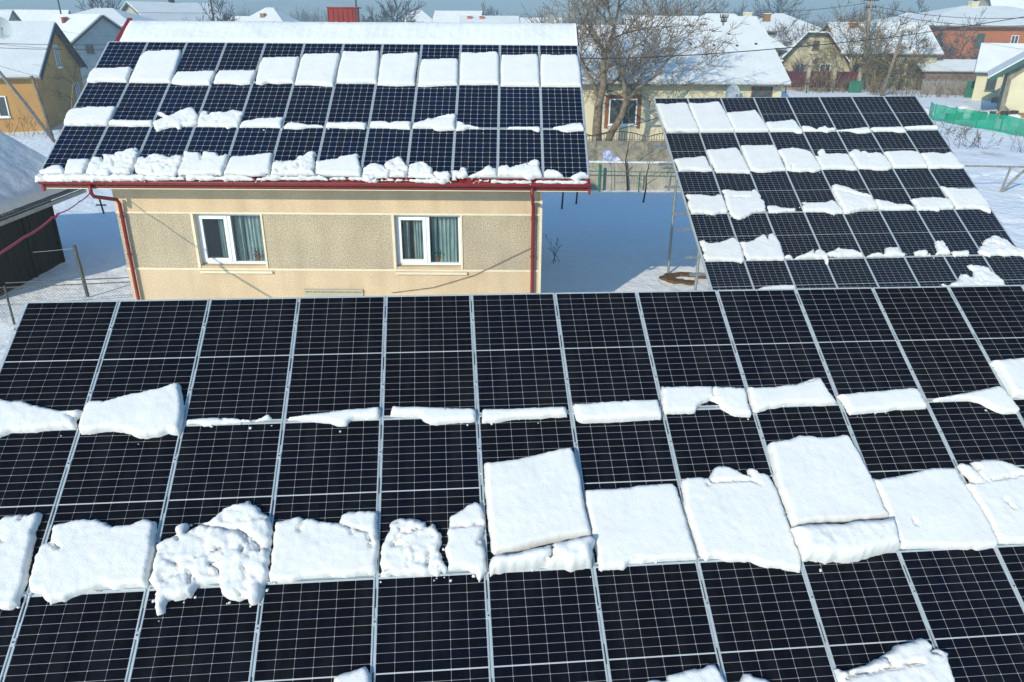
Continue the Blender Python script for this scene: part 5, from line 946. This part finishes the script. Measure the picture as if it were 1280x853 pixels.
house('tiny far snowy hip roof left of the brick house', (79.5, 170), 0, 7.5, 7, 7.6, 9.6, 'beige', hip=3.4, over=.5)
# right-hand houses
rw = house('small white-columned cottage behind the green-edged gable at the right', (48.6, 83.9), -30, 11, 7, 3.05, 5.35, 'cream', over=.6, side=.35, ops=(('f', 1.0, 1.0, .9, 1.5, 'teal'),), roofm='teal')
for x in (2.7, 4.3):
    b = MB(); b.tube([(x,-.35,-.2),(x,-.35,2.75)], .36, 12); b.build('column', M['pvc'], rw, smooth=True)
b = MB(); b.box((1.8, -2.2, -.3), (6.5, -.02, .35)); b.build('porch_step', M['stone'], rw)
t = thing('house', 'cream-panelled house with a dark green gable edge at the right edge', 'house', (42.45, 68.7, 0), R(-30))
b = MB(); b.prism([(0,0,-.4),(0,0,3.7),(4.5,0,7.0),(9,0,3.7),(9,0,-.4)], (0,10,0)); b.build('wall', M['stone'], t)
b = MB(); b.prism([(.35,-.04,.9),(.9,-.04,.35),(2.6,-.04,.35),(2.6,-.04,4.75),(.9,-.04,3.5),(.35,-.04,3.0)], (0,.036,0)); b.build('render_panel', M['cream'], t)
b = MB(); b.prism([(3.1,-.04,.35),(5.6,-.04,.35),(5.6,-.04,5.4),(4.5,-.04,6.2),(3.1,-.04,5.1)], (0,.036,0)); b.build('render_panel', M['cream'], t)
for s, nm, off, th in (('r', 'roof', 0, .12), ('s', 'roof_snow', .123, .16)):
    b = MB()
    for a0, c0, a1, c1 in ((-1.3, 2.95, 4.5, 7.15), (4.5, 7.15, 10.3, 2.95)):
        dx, dz = a1-a0, c1-c0; l = math.hypot(dx, dz); nx_, nz_ = -dz/l, dx/l
        b.prism([(a0+nx_*off, -.9, c0+nz_*off), (a1+nx_*off, -.9, c1+nz_*off), (a1+nx_*(off+th), -.9, c1+nz_*(off+th)), (a0+nx_*(off+th), -.9, c0+nz_*(off+th))], (0, 11, 0))
    b.build(nm, M['darkgreen' if s == 'r' else 'roofsnow'], t)
b = MB(); b.prism([(-1.35,-.93,2.7),(4.5,-.93,6.95),(10.35,-.93,2.7),(10.35,-.93,3.15),(4.5,-.93,7.4),(-1.35,-.93,3.15)], (0,.03,0)); b.build('verge_board', M['darkgreen'], t)
b = MB(); b.box((-.15,-.6,-.3),(9,-.02,.25)); b.build('plinth_step', M['brick_brown'], t)
# green net fence
gf = thing('green_net_fence', 'bright green mesh netting fence round the snowy right-hand garden', 'fence', (35.0, 65.4, 0), math.atan2(50-65.4, 36.9-35.0))
b = MB(); n = 40; pr = None
for i in range(n+1):
    x = 15.6*i/n; y = .04*math.sin(x*2.1); z0 = .03+.03*math.sin(x*1.3); z1 = 1.22+.03*math.sin(x*1.7); p = [b.vert((x, y, z0)), b.vert((x, y+.03*math.sin(x*3), z1))]
    if pr: b.face([pr[0], p[0], p[1], pr[1]])
    pr = p
b.build('net', M['net'], gf)
for x in (0, 2.6, 5.2, 7.8, 10.4, 13):
    b = MB(); b.box((x-.04, .05, -.2), (x+.04, .13, 1.28)); b.build('fence_post', M['green'] if x else M['net'], gf)
b = MB(); pr = None
for i in range(9): x = .25 + i*.02
gf2 = thing('green_net_fence', 'short end piece of the green netting fence turning away at its left corner', 'fence', (35.0, 65.45, 0), R(68)); b = MB(); b.poly([(0,0,.05),(3.2,0,.05),(3.2,0,1.2),(0,0,1.22)]); b.build('net', M['net'], gf2)
# garden clutter: snow heaps and dark stones in the right garden
rg = random.Random(9); hp = sorted([(36.5 + rg.random()*9, 66 + rg.random()*9) for i in range(11)], key=lambda p: p[0]/p[1])
for i in range(11):
    x, y = hp[i]; r = rg.uniform(.5, 1.2); b = MB(); n = 12; rings = []
    for k in range(5):
        f = k/4; rings.append([b.vert((math.cos(a)*r*math.cos(f*1.57)*(1+.2*fract((math.cos(a), math.sin(a)), 1.5, 2, i)), math.sin(a)*r*.7*math.cos(f*1.57), r*.5*math.sin(f*1.57)*(1+.15*fract((a, f), 2, 2, i)) - .03)) for a in (2*math.pi*q/n for q in range(n))])
    for r0, r1 in zip(rings, rings[1:]):
        for q in range(n): b.face([r0[q], r0[(q+1)%n], r1[(q+1)%n], r1[q]])
    o = b.build('snow_heap', M['roofsnow'], smooth=True, loc=(x, y, 0)); tag(o, '%s from the left of the rounded snow heaps behind the green net fence' % ORD[i], 'snow heap', 'snow heaps in the right garden')
for i in range(7):
    b = MB(); b.box((-.3, -.2, -.05), (.3, .2, .42)); b.prism([(-.33,-.23,.42),(.33,-.23,.42),(.25,-.23,.55),(-.25,-.23,.55)], (0,.46,0))
    o = b.build('garden_block', M['bark_dark'], loc=(36.2+i*1.15, 64.2+i*.55+rg.random(), 0)); o.rotation_euler.z = rg.random(); tag(o, '%s from the left of the small dark blocks behind the green net fence' % ORD[i], 'block', 'dark blocks in the right garden')
# weathered plank fence behind the right array
pf = thing('plank_fence', 'weathered grey plank fence below the bare trees behind the right array', 'fence', (46.4, 90.45, 0), R(-8))
for i in range(56):
    b = MB(); h = 1.55 + rg.uniform(-.12, .1); b.box((i*.2, rg.uniform(0, .02), -.1), (i*.2+.17, .05, h)); b.build('plank', M['wood_grey'], pf)
gt = thing('green_gate', 'dark green board gate at the end of the plank fence by the cottage', 'gate', (49.34, 86.67, 0), R(-5)); b = MB()
for i in range(8): p_ = MB(); p_.box((i*.22, 0, 0), (i*.22+.205, .05, 1.7)); p_.build('board', M['green'], gt)
cg = thing('green_gate', 'green sheet gate among the bare willows above the right array', 'gate', (38.82, 92.03, 0), 0)
for i in range(6): p_ = MB(); p_.box((i*.25, 0, 0), (i*.25+.235, .05, 1.3)); p_.build('board', M['green'], cg)
# maroon panel fence with cream pillars
mf = thing('maroon_fence', 'maroon panel fence between cream pillars before the gable-fronted wing', 'fence', (31.75, 94.85, 0), R(-3))
for i in range(4):
    if i < 3:
        for k in range(9): p_ = MB(); p_.box((i*3.0+.42+k*.27, .05, .35), (i*3.0+.42+k*.27+.26, .1, 2.15)); p_.build('panel_board', M['maroon'], mf)
    b = MB(); b.box((i*3.0, 0, -.2), (i*3.0+.38, .3, 2.5)); b.box((i*3.0-.05, -.05, 2.5), (i*3.0+.43, .35, 2.6)); b.build('pillar', M['beige'], mf)
b = MB(); b.box((.38, .02, -.2), (9, .26, .34)); b.build('base_wall', M['stone'], mf)
b = MB(); b.box((-1.9, 1.5, 2.6), (-.1, 3.3, 2.9)); 
kp = thing('porch_roof', 'small dark canopy with a snow cap beside the maroon fence', 'canopy', (31.36, 94.82, 0)); b = MB(); b.box((-2.4,0,-.2),(-2.3,.1,3.0)); b.box((-.1,0,-.2),(0,.1,3.0)); b.box((-2.8,-.5,3.0),(.3,1.6,3.25)); b.build('frame', M['bark_dark'], kp); b = MB(); b.box((-2.75,-.45,3.253),(.25,1.55,3.42)); b.build('snow_cap', M['roofsnow'], kp)

# pipe frame at the right edge
pfm = thing('pipe_frame', 'brown pipe rail with a slanting strut at the right edge of the snowy yard', 'pipe frame', (21.3, 36.0, 0)); b = MB(); b.tube([(0,0,1.19),(6,0,1.13)], .045, 6); b.build('rail', M['wood_grey'], pfm)
b = MB(); b.tube([(2.15,0,1.15),(1.92,-.05,-.1)], .05, 6); b.build('strut', M['wood_grey'], pfm); b = MB(); b.tube([(2.95,0,1.12),(2.6,0,.75),(1.96,0,-.1)], .06, 6); b.build('strut', M['wood_grey'], pfm); b = MB(); b.tube([(5.9,0,1.13),(5.7,0,-.1)], .05, 6); b.build('strut', M['wood_grey'], pfm)

# ---------------------------------------------------------------- poles and wires
def pole(label, base, top, r, m='pole', arms=(), name='utility_pole', insul=True):
    t = thing(name, label, 'utility pole', base); v = Vector(top) - Vector(base); b = MB(); b.tube([(0,0,-.3), v*.5, v], [r, r*.85, r*.7], 8); b.build('shaft', M[m], t, smooth=True)
    for f, w_ in arms:
        p = v*f; b = MB(); b.bar(p + Vector((-w_,-.12,0)), p + Vector((w_,-.12,0)), .1, .1); a = b.build('crossarm', M['bark_dark'], t)
        b = MB()
        for x in (-w_*.9, -w_*.4, w_*.4, w_*.9): b.tube([p + Vector((x,-.12,.05)), p + Vector((x,-.12,.25))], .045, 6)
        b.build('insulator', M['bark_dark'], a)
    return t
px0 = (42.14, 96.0, 0.25)
pole('tall pale concrete utility pole with two crossarms rising before the white roof', (px0[0], 96, 0), (41.31, 96.0, 10.61), .26, arms=((.93, .85), (.86, .6)))
pole('leaning brown utility pole with a lamp bracket among the bare trees', (41.49-.6, 88, 0), (42.0, 88.0, 6.75), .22, 'bark', arms=((.35, 1.6),))
pole('distant leaning pole against the sky above the ochre house', (-66.04, 120, 0), (-66.22, 120.0, 10.55), .14, 'bark_dark')
pole('distant leaning pole against the sky beyond the ridge, left of centre', (-40.07, 110, 0), (-40.4, 110.0, 10.4), .16, 'bark_dark')
pole('distant upright pole just right of the red chimney', (-19.01, 100, 0), (-19.15, 100.0, 10.39), .13, 'bark_dark')
pole('short pole with insulators rising from the white roofs behind the cream house', (18.02, 70, 0), (17.86, 70.0, 8.03), .13, 'wood_grey', arms=((.97, .35), (.93, .25)))
# propped pole in front of the ochre house
lp = thing('utility_pole', 'wooden pole brace leaning steeply before the ochre house', 'utility pole', (-29.8, 50, 0)); b = MB(); top = Vector((-28.49+29.8, -6, 4.87)); b.tube([(.2,0,-.2), top*.5+Vector((.1,0,0)), top], [.11,.10,.09], 8); b.build('shaft', M['pole'], lp, smooth=True)
b = MB(); b.tube([(.0,.1,-.2),(-.35,.3,2.0),(-.75,.5,3.99)], .1, 8); b.build('upright', M['bark'], lp, smooth=True)
WG = 'overhead wires over the left yard'
for k, (a, c, sg) in enumerate((((-25.6, 38, 6.29), (-18.5, 38, 6.23), .05), ((-25.65, 38, 6.12), (-18.52, 38, 6.05), .08), ((-25.58, 38, 6.36), (-18.55, 38, 5.95), .1), ((-25.74, 38, 5.76), (-22.22, 38, 4.71), .1), ((-33.67, 60, 6.57), (-29.05, 60, 6.16), .1), ((-30.03, 50, 4.69), (-24.54, 50, 4.73), .1))):
    cable('wire', ['upper dark wire crossing the ochre house roof', 'second dark wire crossing the ochre house roof', 'slack wire slanting down across the ochre house roof', 'thin wire dropping across the lower left of the ochre roof', 'faint wire crossing the top of the grey gable', 'faint wire crossing the middle of the ochre gable'][k], [a, c], .013 if k < 2 else .008, 'cable', sg, 20, WG, 'wire')
WR = 'overhead wires over the right yard'
cable('wire', 'thick dark wire sweeping over the white cream-house roof to the brick house', [(3.45, 42.0, 5.59), (7.2, 42.0, 5.67), (14.13, 45.0, 5.99), (23.45, 50.0, 6.62), (35.12, 55.0, 8.0)], .026, 'cable', .03, 10, WR, 'wire')
cable('wire', 'dark service wire rising from the roof edge towards the cream house', [(3.48, 39.0, 2.02), (4.87, 40.0, 2.13), (8.07, 42.0, 2.73)], .022, 'cable', .03, 10, WR, 'wire')
cable('wire', 'thin wire crossing the upper white roofs towards the tall pole', [(11.11, 60.0, 5.79), (18.78, 60.0, 6.0), (41.05, 96.0, 8.06)], .012, 'cable', .2, 14, WR, 'wire')
cable('wire', 'thin high wire from the tall pole towards the right edge', [(41.17, 96.0, 9.42), (56.68, 90.0, 8.11)], .03, 'cable', .6, 20, WR, 'wire')
cable('wire', 'second thin wire from the tall pole across the brick house', [(41.27, 96.0, 8.91), (50.58, 80.0, 7.31)], .03, 'cable', .6, 20, WR, 'wire')
cable('wire', 'faint high wire against the sky towards the upper left', [(40.95, 96.0, 9.59), (23.22, 110.0, 8.82)], .03, 'cable', .6, 20, WR, 'wire')
cable('clothes_line', 'pale line stretched across the dark shed wall', [(-13.3, 20.2, 1.35), (-12.22, 20.4, 1.42)], .004, 'galv', .01, 6, cat='line') 

# ---------------------------------------------------------------- trees
tree('tree', 'large bare twin-trunked tree before the long cream house, crown reaching the top edge', 'tree', (5.0, 45.6, 0),
     [([(0,0,-.2),(-.1,0,1.6),(-.05,.1,2.9),(.15,0,4.0),(.1,.1,5.2),(.5,.2,6.6)], .31, 2.6), ([(.3,.1,-.2),(.75,.1,1.3),(1.3,0,2.3),(1.5,.1,3.2),(1.25,0,4.6),(.9,.1,6.0)], .24, 2.6), ([(.1,.1,3.0),(-.5,0,4.2),(-1.2,0,5.3),(-1.7,.2,6.6)], .12, 2.1), ([(1.5,.1,3.1),(2.2,0,3.9),(3.1,.1,4.5),(3.9,0,5.6)], .11, 2.0)],
     'bark', 'bark', 44, 4, (3, 5), spread=.95, up=.09, shrink=.65, limbs=6, minr=.012)
rg = random.Random(31)
far = [(137, 2, 150, 'large hazy bare tree beyond the grey gabled house', 34, 1.2), (497, 1, 150, 'tall bare tree left of the domed snowy roof', 35, 1.2), (466, 17, 170, 'small bare tree between the red chimney and the tall far tree', 36, 1),
       (602, 10, 230, 'faint far tree right of the two red-brown chimneys', 37, 1), (613, 13, 230, 'fainter far tree beside the faint one right of the chimneys', 38, .9), (888, 11, 190, 'far rounded bare tree left of the roof pole', 39, 1.3), (920, 13, 200, 'far rounded bare tree right of the roof pole', 40, 1.2),
       (962, -4, 170, 'large far bare tree above the yellow chimney', 41, 1.4), (1105, 8, 180, 'far bare tree right of the tall pole', 42, 1), (1134, 4, 190, 'far bare tree above the tiny hip roof', 43, 1), (858, 12, 140, 'reddish bare tree above the teal dormer', 45, 1.1),
       (820, 15, 120, 'dense brown bare tree behind the big tree crown', 46, 1.7), (836, 18, 125, 'second dense brown bare tree behind the big tree crown', 47, 1.4), (281, 16, 120, 'bushy bare tree beyond the ridge right of the leaning far pole', 48, 1.3), (1052, 13, 130, 'thin bare tree above the clipped gable', 49, .9), (1066, 10, 135, 'thin bare tree beside the tall pole top', 50, .8),
       (510, 22, 175, 'small bare tree just right of the pole beyond the chimney', 51, .9), (240, 18, 140, 'low bare tree right of the far gambrel house', 52, .9)]
for px, top, d_, lb, sd_, wd in far:
    dep = d_*.92+2.8; x = (px-640)/944*dep; h = 7.3 + (28-top)*dep/944/.92 ; h = max(h, 3)
    tree('tree', lb, 'tree', (x, d_, 0), [([(0,0,-.2),(.1,0,h*.25),(-.1,0,h*.5),(0,0,h*.72)], h*.022, h*.2*wd)], 'twig_far', 'twig_far', sd_, 3, (4, 6), spread=.75, up=.16, shrink=.66, limbs=16, minr=.035)
# distant woods reading as one mass
b = MB(); rg = random.Random(77)
for i in range(1400):
    x = rg.uniform(-430, 520); y = 430 + rg.uniform(0, 140); h = (8 + 4*fract((x, 0), .012, 3, 9) + rg.uniform(-1, 2)) * (1.5 if -190 < x < -110 else 1)
    for q in range(3): a = rg.uniform(-.3, .3); b.tube([(x+rg.uniform(-1,1), y, 0), (x+a*3, y, h*.6), (x+a*8+rg.uniform(-1.5,1.5), y, h*rg.uniform(.8, 1.05))], [.3, .22, .05], 3, cap=False)
    c = Vector((x, y, h*.62)); 
    for q in range(16): p = c + Vector((rg.gauss(0,1.7), rg.gauss(0,1.2), rg.gauss(0, h*.17))); d = Vector((rg.uniform(-1,1),0,rg.uniform(0,1.4))); b.tube([p, p+d*1.6], [.12,.03], 3, cap=False)
for i in range(900):
    x = rg.uniform(-200, 230); y = 205 + rg.uniform(0, 120); g_ = fract((x, y), .03, 2, 3)
    if g_ < -.02: continue
    h = rg.uniform(5.5, 8.8) + 2.5*g_
    for q in range(22):
        a = rg.uniform(-.5, .5); p = Vector((x + rg.gauss(0, 1.6), y, rg.uniform(0, h*.6))); b.tube([p, p + Vector((a*1.2, 0, h*.22)), p + Vector((a*2.4, 0, h*.4))], [.06, .045, .02], 3, cap=False)
b.build('distant_wood', M['twig_far'], kind='stuff')
# dense bare growth before the right houses
wl = [(37.47, 104.12, 'mossy bare willow before the stained gable', 2.2, 61), (40.19, 101.65, 'dense mossy bare tree left of the tall pole foot', 2.5, 62), (40.43, 95.51, 'spreading mossy tree with arching boughs below the tall pole', 3.0, 63), (41.7, 92.24, 'mossy tree around the leaning pole', 2.3, 64), (46.99, 97.18, 'mossy bare tree before the long stained house', 2.2, 65), (56.53, 102.96, 'grey spreading apple tree before the brick house', 2.6, 66), (72.31, 125.06, 'hazy bare tree against the red brick wall', 2.6, 67), (32.53, 101.04, 'bare grey tree left of the stained gable', 2.4, 68), (33.34, 97.34, 'bare grey tree standing before the first maroon fence bay', 2.0, 66.5), (52.44, 102.63, 'bare grey-brown tree at the right corner of the stained cream house', 2.2, 67.5)]
for px, py, lb, LL, sd_ in wl:
    X_, Y_ = (px, py); grey = sd_ > 65
    tree('tree', lb, 'tree', (X_, Y_, 0), [([(0,0,-.2),(.2,0,1.1),(-.1,.1,2.2),(.3,0,3.6)], .2, LL)], 'bark_moss' if not grey else 'twig_grey', 'bark_moss' if not grey else 'twig_grey', sd_, 4, (3, 4) if not grey else (3, 5), spread=1.0, up=.05, shrink=.69, limbs=7, minr=.024)
for k, (px, py, m_, h) in enumerate(((78.42, 266.7, 'twig_grey', 2.2), (34.87, 93.95, 'bark_moss', 2.2), (36.86, 92.98, 'bark_moss', 2.4), (40.55, 92.15, 'bark_moss', 2.0), (42.81, 90.2, 'bark_moss', 1.8), (48.82, 97.32, 'bark_moss', 1.8), (50.86, 97.48, 'twig_grey', 1.9), (48.88, 88.59, 'bark', 1.3), (44.85, 87.32, 'bark', .9), (48.53, 107.87, 'bark_moss', 2.6))):
    if k == 0: continue
    X_, Y_ = (px, py)
    bush('bush', ['', 'dense mossy thicket right of the maroon fence', 'dense mossy thicket under the willow', 'low thicket beside the green sheet gate', 'tangled thicket under the leaning pole', 'olive thicket below the stained house windows', 'grey thicket right of the stained house', 'tan dry bush before the plank fence', 'small tan bush at the left end of the plank fence', 'tall thicket behind the leaning pole foot'][k], (X_, Y_), h, 24, m_, 80+k, 2, 1.1, rad=2.6, r0=.03, minr=.017)
# scrub round the ochre house and elsewhere
for k, (x, y, h, n, rad, lb) in enumerate(((-31.0, 52.5, 1.7, 26, 2.2, 'tangle of bare shrubs at the foot of the ochre gable'), (-36.0, 52.0, 1.3, 16, 2.4, 'lower bare shrubs before the ochre front wall'), (-28.6, 53.5, 1.0, 12, 1.2, 'small bare shrub at the edge of the rooftop panels'))):
    bush('bush', lb, (x, y), h, n, 'bark', 101+k, 2, .7, rad=rad, r0=.02, minr=.009)
tree('tree', 'slender bare tree before the ochre gable', 'tree', (-29.9, 53.2, 0), [([(0,0,-.2),(-.1,0,1.3),(.1,0,2.3),(.5,0,3.6)], .09, 1.4)], 'bark', 'bark_dark', 110, 3, (2, 3), limbs=5, minr=.009)
bush('bush', 'sprawling bare branches over the snow right of the right array', (29.1, 49.82), 1.1, 16, 'twig_grey', 120, 3, 2.2, rad=1.2, r0=.02, minr=.008)
bush('bush', 'sparse bare branches near the green net fence', (31.83, 56.37), 1.0, 14, 'twig_grey', 121, 3, 2.2, rad=1.0, r0=.02, minr=.008)
bush('bush', 'wispy bare twigs at the right edge by the green net', (31.83, 48.29), 1.5, 8, 'twig_grey', 122, 2, .5, rad=.6, r0=.012, minr=.007)
# wood rail behind the right array's top-left corner
rl = thing('rail_fence', 'dark rail fence between the cream house and the right array', 'fence', (28.85, 91.3, 0), 0); b = MB(); b.tube([(0,0,1.0),(5,0,1.0)], .05, 6); b.build('rail', M['bark_dark'], rl)
for x in (0, 2.5, 4.9): b = MB(); b.tube([(x,0,-.2),(x-.1,0,1.1)], .06, 6); b.build('fence_post', M['bark_dark'], rl)

# ---------------------------------------------------------------- winter haze
b = MB(); b.box((-3990, -150, -1.3), (3990, 4900, 100)); m = bpy.data.materials.new('haze'); m.use_nodes = True; n = m.node_tree; n.nodes.clear()
o = n.nodes.new('ShaderNodeOutputMaterial'); v = n.nodes.new('ShaderNodeVolumePrincipled'); v.inputs['Color'].default_value = (.74, .95, 1, 1); v.inputs['Density'].default_value = .0013; v.inputs['Anisotropy'].default_value = 0
n.links.new(v.outputs[0], o.inputs['Volume']); b.build('haze', m, kind='stuff')
